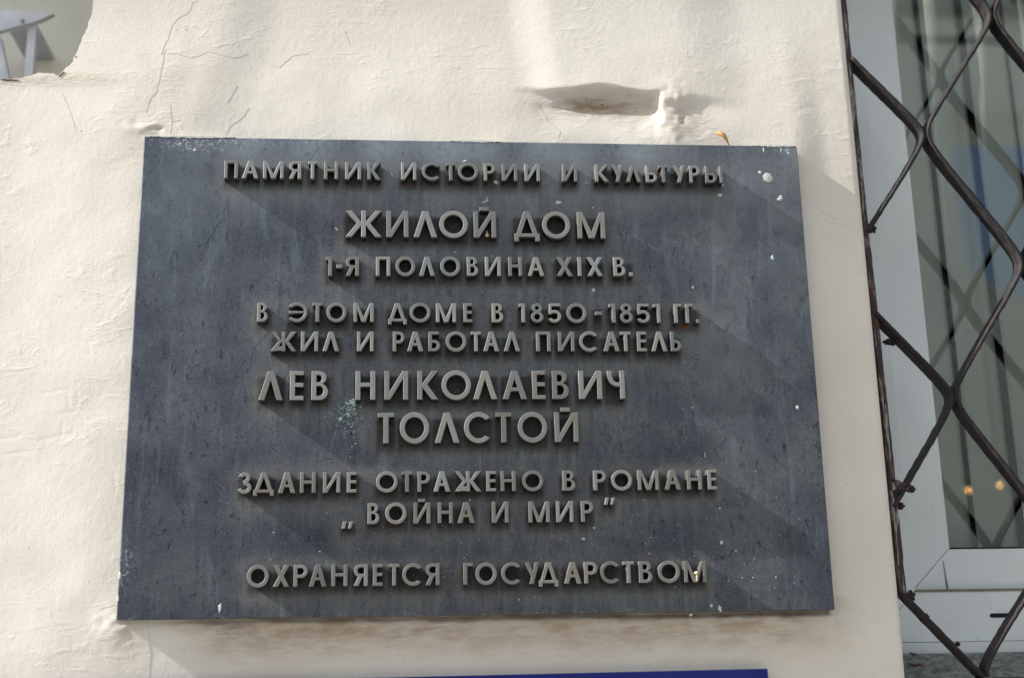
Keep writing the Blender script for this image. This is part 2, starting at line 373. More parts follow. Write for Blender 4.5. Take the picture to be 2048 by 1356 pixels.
def on_wall(px, py, off=0.0):
    x, z = P(px, py)
    for _ in range(3):
        h_ = float(relief(np.array([x]), np.array([z]))[0]); x, z = P(px, py, YW-h_)
    h_ = float(relief(np.array([x]), np.array([z]))[0])
    return Vector((x, YW-h_-off, z))
def ribbon(name, pts, wid, mat, parent, off=.0002, onf=on_wall, taper=True):
    # thin groove filling laid on the surface, jittered and tapered
    ps = []
    for a_, b_ in zip(pts[:-1], pts[1:]):
        n_ = max(2, int(math.hypot(b_[0]-a_[0], b_[1]-a_[1])/5))
        for k in range(n_):
            f_ = k/n_; ps.append((a_[0]+(b_[0]-a_[0])*f_+rnd.uniform(-.9, .9), a_[1]+(b_[1]-a_[1])*f_+rnd.uniform(-.9, .9)))
    ps.append(pts[-1]); q = [onf(x_, y_, off) for x_, y_ in ps]
    vs, fs = [], []
    for k, c in enumerate(q):
        d = (q[min(k+1, len(q)-1)]-q[max(k-1, 0)]).normalized(); n_ = Vector((-d.z, 0, d.x))
        s_ = wid*(.55+.45*rnd.random())*(min(1, .25+3*min(k, len(q)-1-k)/len(q)) if taper else 1)/2
        vs += [c+n_*s_+Vector((0, .0012, 0)), c, c-n_*s_+Vector((0, .0012, 0))]
        if k: fs += [(3*k-3, 3*k-2, 3*k+1, 3*k), (3*k-2, 3*k-1, 3*k+2, 3*k+1)]
    return mesh(name, vs, fs, mat, parent)
CR = [([(397, 0), (385, 6), (378, 25), (355, 38), (343, 55), (337, 75), (328, 95), (323, 110)], 1.5), ([(331, 98), (325, 130), (318, 165), (313, 185), (302, 195), (296, 215), (292, 225)], 1.3),
      ([(335, 105), (360, 110), (385, 115), (400, 112), (415, 103), (440, 108), (455, 115), (480, 115), (497, 107)], .8), ([(341, 208), (344, 240), (340, 268)], .8), ([(345, 243), (362, 240)], .7),
      ([(500, 215), (485, 235), (460, 255), (450, 270)], .8), ([(475, 172), (455, 205)], .6), ([(125, 185), (135, 210), (145, 235), (152, 262)], .9), ([(296, 1247), (297, 1275), (302, 1310), (298, 1356)], 1.6),
      ([(232, 1210), (200, 1218)], 1.0), ([(1610, 410), (1625, 403), (1640, 388)], .8), ([(1625, 405), (1640, 420), (1672, 440)], .8), ([(1655, 446), (1690, 450), (1725, 470)], .8),
      ([(1713, 1200), (1730, 1225), (1745, 1235), (1768, 1252)], .8), ([(1310, 1336), (1345, 1320), (1388, 1310)], .8), ([(1342, 1270), (1355, 1273), (1372, 1268), (1395, 1268)], 1.8), ([(1462, 1236), (1465, 1290), (1471, 1338)], .6),
      ([(530, 1275), (532, 1330)], .5), ([(655, 1270), (653, 1325)], .5), ([(0, 166), (20, 169), (52, 172)], .9), ([(1075, 205), (1095, 240), (1120, 262), (1118, 275)], .5),
      ([(545, 130), (560, 135), (585, 112), (618, 108)], .5), ([(1155, 212), (1185, 218), (1230, 224), (1290, 232)], .8), ([(1260, 230), (1278, 228), (1302, 230)], 2.2), ([(690, 60), (700, 90)], .4), ([(380, 1290), (440, 1303), (490, 1300)], 1.0),
      ([(600, 1268), (660, 1260), (720, 1258)], 1.0), ([(800, 1262), (900, 1252), (960, 1258)], .9)]
for _ in range(46):
    x0_ = rnd.uniform(420, 1560); y0_ = 1244+abs(rnd.gauss(0, 17))+(10 if x0_ < 900 else 0); n_ = rnd.randint(2, 4); sl_ = rnd.uniform(-.22, .12)
    CR.append(([(x0_+k*rnd.uniform(7, 17), y0_+k*10*sl_+rnd.uniform(-2, 2)) for k in range(n_+1)], rnd.uniform(.5, 1.4)))
for pts, wd in CR: ribbon('crack_shade', pts, wd*.00085, M_CRACK, wall)
ribbon('crack_shade', [(0, 159), (15, 160), (38, 160)], .006, M_CRACK, wall, .001)  # dark strips painted for the ragged shade along the hole's rim
ribbon('crack_shade', [(118, 154), (124, 147), (128, 143)], .005, M_CRACK, wall, .001)
for (px, py, r_) in ((1173, 200, 2.6), (1204, 210, 5.0), (1184, 213, 3.0), (1270, 224, 3.0), (1272, 220, 2.2), (1310, 225, 1.8), (1362, 245, 2.6), (1382, 262, 2.4), (372, 59, 3), (352, 59, 2), (163, 262, 2.5), (152, 114, 4)):
    c = on_wall(px, py, .0006); k = 9; r_ *= .0007
    vs = [c]+[c+Vector((math.cos(a_)*r_*rnd.uniform(.6, 1.4)*1.3, .0010, math.sin(a_)*r_*rnd.uniform(.6, 1.2)*.8)) for a_ in [6.283*i_/k for i_ in range(k)]]
    mesh('pit', vs, [(0, i_+1, (i_+1) % k+1) for i_ in range(k)], M_CRACK, wall)

# ---------------------------------------------------------------- plaque
plaque = tag(empty('bronze_plaque', (0, YW, PB)), 'dark blue-grey bronze memorial plaque with raised Cyrillic lettering on the stucco wall', 'plaque')
LZ = -.0165                                        # letter faces
LET = []
def L(x0, y0, s, items, base, top):
    for ch, a_, b_ in items: LET.append((ch, x0+a_/s, x0+b_/s, base, top))
s5 = 5.851
def lerp(p0, p1): return lambda x: p0[1]+(p1[1]-p0[1])*(x-p0[0])/(p1[0]-p0[0])
b, tp = lerp((450, 355.8), (1440, 365.3)), lerp((450, 320.8), (1440, 331.2))
L(430, 310, s5, [('П', 105, 266), ('А', 312, 508), ('М', 562, 803), ('Я', 865, 1008), ('Т', 1088, 1192), ('Н', 1275, 1440), ('И', 1522, 1710), ('К', 1785, 1938)], b, tp)
L(780, 310, s5, [('И', 130, 310), ('С', 375, 592), ('Т', 657, 768), ('О', 797, 1033), ('Р', 1100, 1232), ('И', 1312, 1493), ('И', 1578, 1758)], b, tp)
L(1110, 310, s5, [('И', 92, 265), ('К', 474, 635), ('У', 672, 806), ('Л', 834, 1013), ('Ь', 1068, 1198), ('Т', 1224, 1328), ('У', 1388, 1533), ('Р', 1580, 1703), ('Ы', 1765, 1970)], b, tp)
b, tp = lerp((690, 473.2), (1210, 476.6)), lerp((690, 420.6), (1210, 424))
L(670, 395, s5, [('Ж', 122, 545), ('И', 602, 862), ('Л', 920, 1198), ('О', 1222, 1558), ('Й', 1626, 1890)], b, tp)
L(1000, 405, s5, [('Д', 172, 468), ('О', 498, 828), ('М', 912, 1238)], b, tp)
b, tp = lerp((650, 551.3), (1260, 551.8)), lerp((650, 512.8), (1260, 514.0))
L(630, 500, s5, [('1', 122, 200), ('-', 248, 318), ('Я', 360, 515), ('П', 712, 882), ('О', 942, 1175), ('Л', 1220, 1406), ('О', 1467, 1704), ('В', 1780, 1913)], b, tp)
L(950, 500, s5, [('И', 120, 307), ('Н', 393, 556), ('А', 620, 815), ('Х', 960, 1150), ('I', 1207, 1250), ('Х', 1318, 1500), ('В', 1627, 1766), ('.', 1807, 1852)], b, tp)
b, tp = lerp((515, 643.0), (1400, 645.5)), lerp((515, 605.0), (1400, 607.5))
L(500, 595, s5, [('В', 80, 206), ('Э', 438, 670), ('Т', 728, 850), ('О', 892, 1128), ('М', 1211, 1449), ('Д', 1617, 1836)], b, tp)
L(760, 595, s5, [('О', 348, 593), ('М', 656, 893), ('Е', 979, 1082), ('В', 1312, 1446), ('1', 1630, 1702), ('8', 1770, 1916)], b, tp)
L(1060, 595, s5, [('5', 221, 370), ('О', 431, 668), ('-', 770, 848), ('1', 932, 1008), ('8', 1060, 1210), ('5', 1262, 1410), ('1', 1452, 1534), ('Г', 1695, 1785), ('Г', 1828, 1918), ('.', 1947, 1988)], b, tp)
b, tp = lerp((540, 702.4), (1365, 702.3)), lerp((540, 663.0), (1365, 663.2))
L(500, 595, s5, [('Ж', 238, 543), ('И', 594, 797), ('Л', 848, 1043), ('И', 1251, 1447), ('Р', 1671, 1810), ('А', 1840, 2030)], b, tp)
L(760, 595, s5, [('Б', 566, 706), ('О', 770, 1014), ('Т', 1066, 1186), ('А', 1210, 1398), ('Л', 1451, 1643)], b, tp)
L(1060, 595, s5, [('П', 77, 247), ('И', 332, 525), ('С', 582, 806), ('А', 864, 1054), ('Т', 1066, 1188), ('Е', 1259, 1371), ('Л', 1424, 1613), ('Ь', 1652, 1778)], b, tp)
b, tp = lerp((520, 800.3), (1250, 797.4)), lerp((520, 742.0), (1250, 741.0))
L(500, 730, 5.12, [('Л', 85, 332), ('Е', 406, 547), ('В', 626, 798), ('Н', 1079, 1284), ('И', 1376, 1621), ('К', 1715, 1929)], b, tp)
L(870, 730, 5.12, [('О', 69, 371), ('Л', 392, 639), ('А', 695, 945), ('Е', 999, 1136), ('В', 1204, 1376), ('И', 1478, 1717), ('Ч', 1772, 1952)], b, tp)
b, tp = lerp((755, 886.6), (1160, 883.4)), lerp((755, 825.6), (1160, 824.4))
L(500, 730, 5.12, [('Т', 1309, 1477), ('О', 1534, 1838)], b, tp)
L(870, 730, 5.12, [('Л', -2, 253), ('С', 300, 578), ('Т', 628, 790), ('О', 852, 1155), ('Й', 1230, 1475)], b, tp)
b, tp = lerp((480, 986.8), (1430, 978.6)), lerp((480, 945.3), (1430, 939.2))
L(470, 930, s5, [('З', 36, 190), ('Д', 213, 453), ('А', 503, 706), ('Н', 758, 943), ('И', 1028, 1231), ('Е', 1307, 1422), ('О', 1649, 1904)], b, tp)
L(780, 930, s5, [('Т', 138, 264), ('Р', 323, 472), ('А', 510, 708), ('Ж', 759, 1071), ('Е', 1130, 1242), ('Н', 1298, 1475), ('О', 1551, 1799)], b, tp)
L(1100, 930, s5, [('В', 154, 302), ('Р', 516, 663), ('О', 723, 968), ('М', 1034, 1279), ('А', 1346, 1538), ('Н', 1612, 1785), ('Е', 1853, 1956)], b, tp)
b, tp = lerp((735, 1048.0), (1190, 1043.6)), lerp((735, 1006.2), (1190, 1001.3))
L(470, 930, s5, [('В', 1549, 1691), ('О', 1756, 2009)], b, tp)
L(780, 930, s5, [('Й', 276, 475), ('Н', 561, 737), ('А', 792, 995), ('И', 1196, 1392), ('М', 1626, 1874)], b, tp)
L(1100, 930, s5, [('И', 76, 279), ('Р', 368, 514)], b, tp)
LET.append(('"', 683, 706.5, lambda x: 1057.3-.0, lambda x: 1043.0)); LET.append(('"', 1209, 1230.8, lambda x: 1009.4, lambda x: 995.3))
b, tp = lerp((490, 1174.6), (1415, 1164.2)), lerp((490, 1130.8), (1415, 1121.2))
L(480, 1110, s5, [('О', 76, 335), ('Х', 382, 576), ('Р', 623, 789), ('А', 807, 1010), ('Н', 1068, 1257), ('Я', 1331, 1496), ('Е', 1555, 1669), ('Т', 1740, 1867)], b, tp)
L(800, 1110, s5, [('С', 26, 261), ('Я', 301, 466), ('Г', 745, 857), ('О', 884, 1136), ('С', 1188, 1423), ('У', 1465, 1635), ('Д', 1628, 1857)], b, tp)
L(1080, 1110, s5, [('А', 284, 489), ('Р', 521, 679), ('С', 711, 942), ('Т', 980, 1109), ('В', 1163, 1323), ('О', 1387, 1644), ('М', 1693, 1954)], b, tp)

def arc(cx, cy, rx, ry, a0, a1, n=14):
    return [(cx+rx*math.cos(R(a0+(a1-a0)*k/n)), cy+ry*math.sin(R(a0+(a1-a0)*k/n))) for k in range(n+1)]
def stroke(path, s):
    l, r_ = [], []
    for k, (x, y) in enumerate(path):
        x0, y0 = path[max(k-1, 0)]; x1, y1 = path[min(k+1, len(path)-1)]; d = math.hypot(x1-x0, y1-y0) or 1
        nx_, ny_ = -(y1-y0)/d*s/2, (x1-x0)/d*s/2; l.append((x+nx_, y+ny_)); r_.append((x-nx_, y-ny_))
    return l+r_[::-1]
def mir(c, w): return [(w-x, y) for x, y in c]
def glyph(ch, w, s):
    """outline contours of one raised character, cap height 1, width w, stroke s"""
    d = s*1.12
    if ch == 'П': return [[(0, 0), (0, 1), (w, 1), (w, 0), (w-s, 0), (w-s, 1-s*.85), (s, 1-s*.85), (s, 0)]]
    if ch == 'Г': return [[(0, 0), (0, 1), (w, 1), (w, 1-s*.85), (s, 1-s*.85), (s, 0)]]
    if ch == 'I': return [[(0, 0), (0, 1), (w, 1), (w, 0)]]
    if ch == '-': return [[(0, .40), (0, .40+s), (w, .40+s), (w, .40)]]
    if ch == '.': return [[(0, 0), (0, w*1.02), (w, w*1.02), (w, 0)]]
    if ch == '"':
        return [[(0, 0), (w*.13, 1), (w*.43, 1), (w*.29, 0)], [(w*.54, 0), (w*.68, 1), (w, 1), (w*.80, 0)]]
    if ch == 'Т': c = w/2; return [[(c-s/2, 0), (c-s/2, 1-s*.85), (0, 1-s*.85), (0, 1), (w, 1), (w, 1-s*.85), (c+s/2, 1-s*.85), (c+s/2, 0)]]
    if ch == 'Н': h = s*.42; m_ = .52; return [[(0, 0), (0, 1), (s, 1), (s, m_+h), (w-s, m_+h), (w-s, 1), (w, 1), (w, 0), (w-s, 0), (w-s, m_-h), (s, m_-h), (s, 0)]]
    if ch == 'Е': h = s*.42; m_ = .52; t_ = s*.85; return [[(0, 0), (0, 1), (w, 1), (w, 1-t_), (s, 1-t_), (s, m_+h), (w*.97, m_+h), (w*.97, m_-h), (s, m_-h), (s, t_), (w, t_), (w, 0)]]
    if ch in 'ИЙ':
        a_ = .27; c = [[(0, 0), (0, 1), (s, 1), (s, a_), (w-d, 1), (w, 1), (w, 0), (w-s, 0), (w-s, 1-a_), (d, 0)]]
        if ch == 'Й': c.append([(w*.27, 1.02), (w*.27, 1.02+s*.85), (w*.68, 1.02+s*.85), (w*.68, 1.02)])
        return c
    if ch == 'М': e = s*.6; return [[(0, 0), (0, 1), (d, 1), (w/2, .25), (w-d, 1), (w, 1), (w, 0), (w-s, 0), (w-s, .69), (w/2+e, 0), (w/2-e, 0), (s, .69), (s, 0)]]
    if ch in 'АЛ':
        e = s*.62; g_ = d*1.04
        xl = lambda y: g_+(w/2-e)*y                      # inner line of the left leg
        ya = (w/2-g_)/(w/2-e)
        o_ = [(0, 0), (w/2-e, 1), (w/2+e, 1), (w, 0), (w-g_, 0)]
        if ch == 'Л': return [o_+[(w/2, ya), (g_, 0)]]
        y0, y1 = .28, .28+s*.8
        return [o_+[(w-xl(y0), y0), (xl(y0), y0), (g_, 0)], [(xl(y1), y1), (w/2, ya), (w-xl(y1), y1)]]
    if ch == 'Д':
        e = s*.66; x0 = w*.07; f_ = -.125; b0, b1 = .035, .17; g_ = s*1.1
        o_ = [(0, f_), (0, b1), (x0+.01, b1), (w/2-e, 1), (w/2+e, 1), (w-x0-.01, b1), (w, b1), (w, f_), (w-s*.95, f_), (w-s*.95, b0), (s*.95, b0), (s*.95, f_)]
        m_ = (w/2-e-x0)/(1-b1); ya = b1+(w/2-(x0+g_))/m_
        return [o_, [(x0+g_, b1+.002), (w/2, ya), (w-x0-g_, b1+.002)]]
    if ch == 'К': k = d*1.15; return [[(0, 0), (0, 1), (s, 1), (s, .56), (w-k, 1), (w, 1), (s+.17, .53), (w, 0), (w-k, 0), (s, .42), (s, 0)]]
    if ch == 'Ж':
        k = d*1.15; c = w/2; r_ = [(c+s/2, 1), (c+s/2, .57), (w-k, 1), (w, 1), (c+s/2+.155, .52), (w, 0), (w-k, 0), (c+s/2, .43), (c+s/2, 0)]
        return [r_+[(w-x, y) for x, y in r_[::-1]]]
    if ch == 'Х': t_ = s*1.28; r_ = .5-(w/2-t_)/(w-t_); return [[(0, 0), ((w-t_)/2, .5), (0, 1), (t_, 1), (w/2, .5+r_), (w-t_, 1), (w, 1), ((w+t_)/2, .5), (w, 0), (w-t_, 0), (w/2, .5-r_), (t_, 0)]]
    if ch == 'У':
        t_ = s*1.12; bx = w*.30; lx = lambda y: bx+(w-t_-bx)*y
        m_ = (1-.36)/(lx(.36)); yj = .0
        # left arm lower edge (0,1)->(lx(.34),.34); upper edge parallel from (t_,1)
        ax, ay = lx(.34), .34; dx_, dy_ = ax, ay-1
        # intersection of (t_,1)+k(dx,dy) with x = lx(y)
        k = (lx(1)-t_)/(dx_-(w-t_-bx)*dy_); jx, jy = t_+k*dx_, 1+k*dy_
        return [[(0, 1), (t_, 1), (jx, jy), (w-t_, 1), (w, 1), (bx+t_, 0), (bx, 0), (ax, ay)]]
    if ch == 'О': return [arc(w/2, .5, w/2, .52, 0, 360, 47)[:-1], arc(w/2, .5, w/2-s*.98, .52-s*.98, 0, 360, 39)[:-1]]
    if ch == 'С': rx = w*.54; return [arc(rx, .5, rx, .52, 38, 318, 36)+arc(rx, .5, rx-s*.95, .52-s*.95, 312, 44, 30)]
    if ch == 'Э':
        rx = w*.53; h = s*.42; c = arc(rx, .5, rx, .52, 36, 322, 36)
        inn = arc(rx, .5, rx-s*.92, .52-s*.92, 316, 188, 16)+[(rx*1.78, .5-h), (rx*1.78, .5+h)]+arc(rx, .5, rx-s*.92, .52-s*.92, 172, 42, 16)
        return [mir(c+inn, w)]
    if ch in 'РЯ':
        yb = .40; ry = (1-yb)/2; rr = min(ry, w*.6)
        o_ = [(0, 0), (0, 1), (w-rr, 1)]+arc(w-rr, 1-ry, rr, ry, 90, -90, 16)[1:]
        ri, ryi = rr-s*.95, ry-s*.85
        hole_ = [(s, 1-s*.85), (w-rr, 1-s*.85)]+arc(w-rr, 1-ry, ri, ryi, 90, -90, 14)[1:]+[(s, yb+s*.85)]
        if ch == 'Р': return [o_+[(s, yb), (s, 0)], hole_]
        o_ = o_[:-4]; k = d*1.05; lx_ = w-rr*.62
        o_ = [p for p in o_ if not (p[1] < yb+.02 and p[0] > s)]
        return [mir(o_+[(lx_-.0, yb+.015), (w, 0), (w-k, 0), (lx_-k*.95, yb), (s, yb), (s, 0)], w), mir(hole_, w)]
    if ch == 'В':
        m_ = .54; r1 = (1-m_)/2; r2 = (m_+.03)/2; w1 = w*.90; rr1 = min(r1*1.05, w1*.6); rr2 = min(r2*1.0, w*.62); q = s*.84
        o_ = [(0, 0), (0, 1), (w1-rr1, 1)]+arc(w1-rr1, 1-r1, rr1, r1, 90, -62, 12)[1:]+arc(w-rr2, r2, rr2, r2, 66, -90, 14)
        h1 = [(s, 1-q), (w1-rr1, 1-q)]+arc(w1-rr1, 1-(q+1-m_-.0+ (-(q/2)))/2 - q*.0 - 0, 0.0001, 0.0001, 90, -90, 1)[1:1]
        y0, y1 = m_+q/2, 1-q; ra = (y1-y0)/2; h1 = [(s, y1), (w1-rr1, y1)]+arc(w1-rr1, (y0+y1)/2, max(rr1-s*.95, .02), ra, 90, -90, 10)[1:]+[(s, y0)]
        y0, y1 = q, m_-q/2+.01; ra = (y1-y0)/2; h2 = [(s, y1), (w-rr2, y1)]+arc(w-rr2, (y0+y1)/2, max(rr2-s*.95, .02), ra, 90, -90, 12)[1:]+[(s, y0)]
        return [o_, h1, h2]
    if ch in 'ЬЫБ':
        ww = w if ch != 'Ы' else w*.64; m_ = .58; r_ = m_/2; rr = min(r_, ww*.62); q = s*.85
        o_ = [(0, 0), (0, 1)]
        o_ += [(ww*.9, 1), (ww*.9, 1-q), (s, 1-q), (s, m_)] if ch == 'Б' else [(s, 1), (s, m_)]
        o_ += [(ww-rr, m_)]+arc(ww-rr, r_, rr, r_, 90, -90, 16)[1:]
        h_ = [(s, m_-q), (ww-rr, m_-q)]+arc(ww-rr, r_, max(rr-s*.95, .02), r_-q, 90, -90, 12)[1:]+[(s, q)]
        c = [o_, h_]
        if ch == 'Ы': c.append([(w-s, 0), (w-s, 1), (w, 1), (w, 0)])
        return c
    if ch == 'Ч':
        r_ = .44; y0 = .44; rx = min(.40, w*.55)
        return [[(0, 1), (s, 1)]+arc(rx, y0+r_, rx-s, r_-s*.85, 180, 270, 12)+[(w-s, y0+s*.85), (w-s, 1), (w, 1), (w, 0), (w-s, 0), (w-s, y0)]+arc(rx, y0+r_, rx, r_, 270, 180, 12)]
    if ch == '1': return [[(w-s, 0), (w-s, 1-s*1.0), (0, 1-s*1.0), (0, 1-s*.1), (w-s, 1), (w, 1), (w, 0)]]
    if ch == 'З':
        h = s/2; p = arc(w*.44, .745, w*.44-h, .255-h+.01, 165, -80, 16)+arc(w*.46, .275, w*.54-h, .285-h+.01, 82, -165, 18)
        return [stroke(p, s)]
    if ch == '5':
        h = s/2; rx = w*.56; p = arc(w-rx, .33, rx-h, .345-h, 118, -150, 20); st = stroke(p, s); n = len(p)
        out_, inn_ = st[:n], st[n:][::-1]          # left offset, right offset
        # add stem and top bar at the start of the bowl
        return [[(w*.94, 1), (w*.10, 1), (w*.02, .46), (w*.10, .44)]+inn_[2:] if False else [(w*.94, 1-s*.85), (w*.94, 1), (w*.08, 1), (w*.0, .44), (w*.14, .42)]+_bow(w, s)+[(w*.235, .655), (w*.27, 1-s*.85)]]
    if ch == '8':
        cx = w/2; r1x, r1y, r2x, r2y = w*.42, .25, w*.5, .30; c1, c2 = .76, .29
        o_ = [p for p in arc(cx, c1, r1x, r1y, -90, 270, 44) if ((p[0]-cx)/r2x)**2+((p[1]-c2)/r2y)**2 > 1.0]
        l_ = [p for p in arc(cx, c2, r2x, r2y, 90, 450, 48) if ((p[0]-cx)/r1x)**2+((p[1]-c1)/r1y)**2 > 1.0]
        return [o_+l_, arc(cx, c1-.005, r1x-s*.92, r1y-s*.85, 0, 360, 26)[:-1], arc(cx, c2, r2x-s*.95, r2y-s*.85, 0, 360, 28)[:-1]]
def _bow(w, s):
    rx, ry, cx, cy = w*.54, .335, w*.46, .325
    inn = arc(cx, cy, rx-s*.95, ry-s*.9, 122, -150, 18); out_ = arc(cx, cy, rx, ry, -156, 104, 22)
    return inn+out_
cache = {}
letter_count = 0
NAMES = {'-': 'dash', '.': 'full_stop', '"': 'quotation_mark', '1': 'digit', '8': 'digit', '5': 'digit'}
def glyph_mesh(ch, wdt, cap, s, deep):
    cu = bpy.data.curves.new('g', 'CURVE'); cu.dimensions = '2D'; cu.fill_mode = 'BOTH'
    for c in glyph(ch, wdt, s):
        sp_ = cu.splines.new('POLY'); sp_.points.add(len(c)-1); sp_.use_cyclic_u = True
        for p_, (x, y) in zip(sp_.points, c): p_.co = (x*cap, y*cap, 0, 1)
    bv = .0007; cu.extrude = deep/2-bv; cu.bevel_depth = bv; cu.bevel_resolution = 1; cu.offset = -bv
    o = bpy.data.objects.new('g', cu); COL.objects.link(o)
    dg = bpy.context.evaluated_depsgraph_get(); me = bpy.data.meshes.new_from_object(o.evaluated_get(dg))
    bpy.data.objects.remove(o); bpy.data.curves.remove(cu)
    bm = bmesh.new(); bm.from_mesh(me); bmesh.ops.remove_doubles(bm, verts=bm.verts, dist=1e-6); bm.to_mesh(me); bm.free()
    me.transform(Matrix.Translation((0, 0, deep/2))); me.transform(Matrix.Rotation(R(90), 4, 'X'))
    me.name = NAMES.get(ch, 'letter'); me.materials.clear(); me.materials.append(M_LET); me.shade_flat(); return me
rects = []
for ch, pa, pb, bf, tf in LET:
    pm = (pa+pb)/2; A = W(pa, bf(pa), LZ); B = W(pb, bf(pb), LZ); T = W(pm, tf(pm), LZ)
    cap = float(T[2]-(A[2]+B[2])/2); wd = float(B[0]-A[0]); bigl = cap > .034
    s_ = .168 if bigl else .180
    if ch == '"': s_ = .3
    key = (ch, bigl)
    if key not in cache or abs(cache[key][1]-wd/cap)/cache[key][1] > .05:
        if key in cache: key = (ch, bigl, round(wd/cap, 1))
    if key not in cache: cache[key] = (glyph_mesh(ch, wd/cap, cap, s_, .0190), wd/cap, cap)
    me, wr, cp = cache[key]
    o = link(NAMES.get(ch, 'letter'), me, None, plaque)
    o.location = (float(A[0]), .0025, float(A[2])); sc = cap/cp
    o.scale = ((wd/cap)/wr*sc, 1, sc)
    o.rotation_euler = (0, -math.atan2(float(B[2]-A[2]), wd), 0)
    rects.append((float(A[0]), float(B[0]), float(A[2]), float(T[2]))); letter_count += 1

# slab: chamfered block whose front is a grid that carries the patina and painted shade masks
GS = .0045; nx, nz = int(1/GS)+1, int(.711/GS)+1; ch_ = .0016
xs, zs = np.linspace(PL+ch_, PR-ch_, nx), np.linspace(PB+ch_, PT-ch_, nz); GX, GZ = np.meshgrid(xs, zs)
warp = .00035*vnoise(GX, GZ, .09, 31)
vs = np.stack([GX, -warp*0+0*GX, GZ], -1).reshape(-1, 3)
fs = [(j*nx+i, j*nx+i+1, (j+1)*nx+i+1, (j+1)*nx+i) for j in range(nz-1) for i in range(nx-1)]
vl = [tuple(v) for v in vs]
ring = [i for i in range(nx)]+[j*nx+nx-1 for j in range(1, nz)]+[(nz-1)*nx+i for i in range(nx-2, -1, -1)]+[j*nx for j in range(nz-2, 0, -1)]
n0 = len(vl)
for k in ring:
    x, _, z = vl[k]; sx = -1 if x <= PL+ch_+1e-6 else (1 if x >= PR-ch_-1e-6 else 0); sz = -1 if z <= PB+ch_+1e-6 else (1 if z >= PT-ch_-1e-6 else 0)
    w1 = .0011*(math.sin(x*31)+math.sin(x*83+1))*.5 if sz == -1 else 0
    vl.append((x+sx*ch_, ch_, z+sz*ch_)); vl.append((x+sx*ch_, .036, z+sz*ch_))
nr = len(ring)
for k in range(nr):
    a_, b_ = ring[k], ring[(k+1) % nr]; c0, c1 = n0+2*k, n0+2*((k+1) % nr)
    fs += [(b_, a_, c0, c1), (c1, c0, c0+1, c1+1)]
slab = mesh('slab', vl, fs, M_PLATE, plaque)
x, z = np.array([v[0] for v in vl]), np.array([v[2] for v in vl]); halo = np.zeros(len(x)); soot_shade = np.zeros(len(x)); rust = np.zeros(len(x))
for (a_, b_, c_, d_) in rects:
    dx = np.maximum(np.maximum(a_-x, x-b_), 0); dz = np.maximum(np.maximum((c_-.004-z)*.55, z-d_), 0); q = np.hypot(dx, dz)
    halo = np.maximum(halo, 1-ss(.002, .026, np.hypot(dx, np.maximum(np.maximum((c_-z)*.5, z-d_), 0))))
    soot_shade = np.maximum(soot_shade, 1-ss(-.001, .0085, np.hypot(dx*1.7, np.maximum(np.maximum((c_-z)*.45, (z-d_+.007)*2.4), 0)))); rust = np.maximum(rust, (1-ss(0, .012, np.hypot(dx, z-c_+.008))))  # dark shade and dirty buildup painted inside and below the letters
# long pale run-off streaks below the lines
runs = np.clip(vnoise(x, z*.08, .012, 41)*3, 0, 1)
runoff = np.zeros(len(x))
for (a_, b_, c_, d_) in rects:
    runoff = np.maximum(runoff, ss(a_-.004, a_+.004, x)*(1-ss(b_-.004, b_+.004, x))*(1-ss(.0, .085, c_-z))*(z < c_+.004))
pale_zone = .8*ss(PT-.15, PT-.01, z)*(.6+1.2*vnoise(x, z*.4, .05, 71))  # paler towards the top edge, plus soft patches below
for c_, a_, b_ in ((W(1500, 450), .10, .10), (W(330, 400), .07, .12), (W(1450, 700), .05, .14)): pale_zone = np.maximum(pale_zone, .3*gauss(x, z, (c_[0], c_[2]), a_, b_)*(.8+vnoise(x, z, .03, 72)))
lime = .8*gauss(x, z, tuple(W(395, 288)[[0, 2]]), .055, .011)+.45*gauss(x, z, tuple(W(520, 283)[[0, 2]]), .12, .006)+.7*gauss(x, z, tuple(W(250, 1130)[[0, 2]]), .008, .03)+.75*gauss(x, z, tuple(W(1575, 297)[[0, 2]]), .04, .005)
lime += .42*ss(.010, .0, z-PB)*np.clip(vnoise(x, z, .03, 51)*3, 0, 1)+.5*gauss(x, z, tuple(W(700, 830)[[0, 2]]), .02, .03)*.9
for nm, vv in (('halo', halo), ('soot_shade', soot_shade*.9), ('pale_zone', np.clip(pale_zone, 0, 1)), ('runoff', runoff), ('rust', rust), ('lime', lime)):
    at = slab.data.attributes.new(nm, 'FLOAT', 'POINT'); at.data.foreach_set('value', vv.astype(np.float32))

def on_plate(px, py, off=0.0, y=0.0):
    q = W(px, py, y-off); return Vector((float(q[0]), float(q[1]), float(q[2])))
def blob(name, px, py, rx, ry, mat, parent, ang=0, y=0.0, thick=.00022, k=16, rag=.25):
    c = on_plate(px, py, 0, y); sc = .00071; ca, sa = math.cos(ang), math.sin(ang); ro = [], []
    vs = [c+Vector((0, -thick, 0))]
    rr = [1+rnd.uniform(-rag, rag) for _ in range(k)]
    for f_, yy in ((.8, -thick*.9), (1.0, .0003)):
        for i_ in range(k):
            a_ = 6.2832*i_/k; u_, v_ = rx*sc*rr[i_]*f_*math.cos(a_), ry*sc*rr[i_]*f_*math.sin(a_)
            vs.append(c+Vector((u_*ca-v_*sa, yy, u_*sa+v_*ca)))
    fs = [(0, 1+i_, 1+(i_+1) % k) for i_ in range(k)]+[(1+i_, 1+k+i_, 1+k+(i_+1) % k, 1+(i_+1) % k) for i_ in range(k)]
    return mesh(name, vs, fs, mat, parent, True)
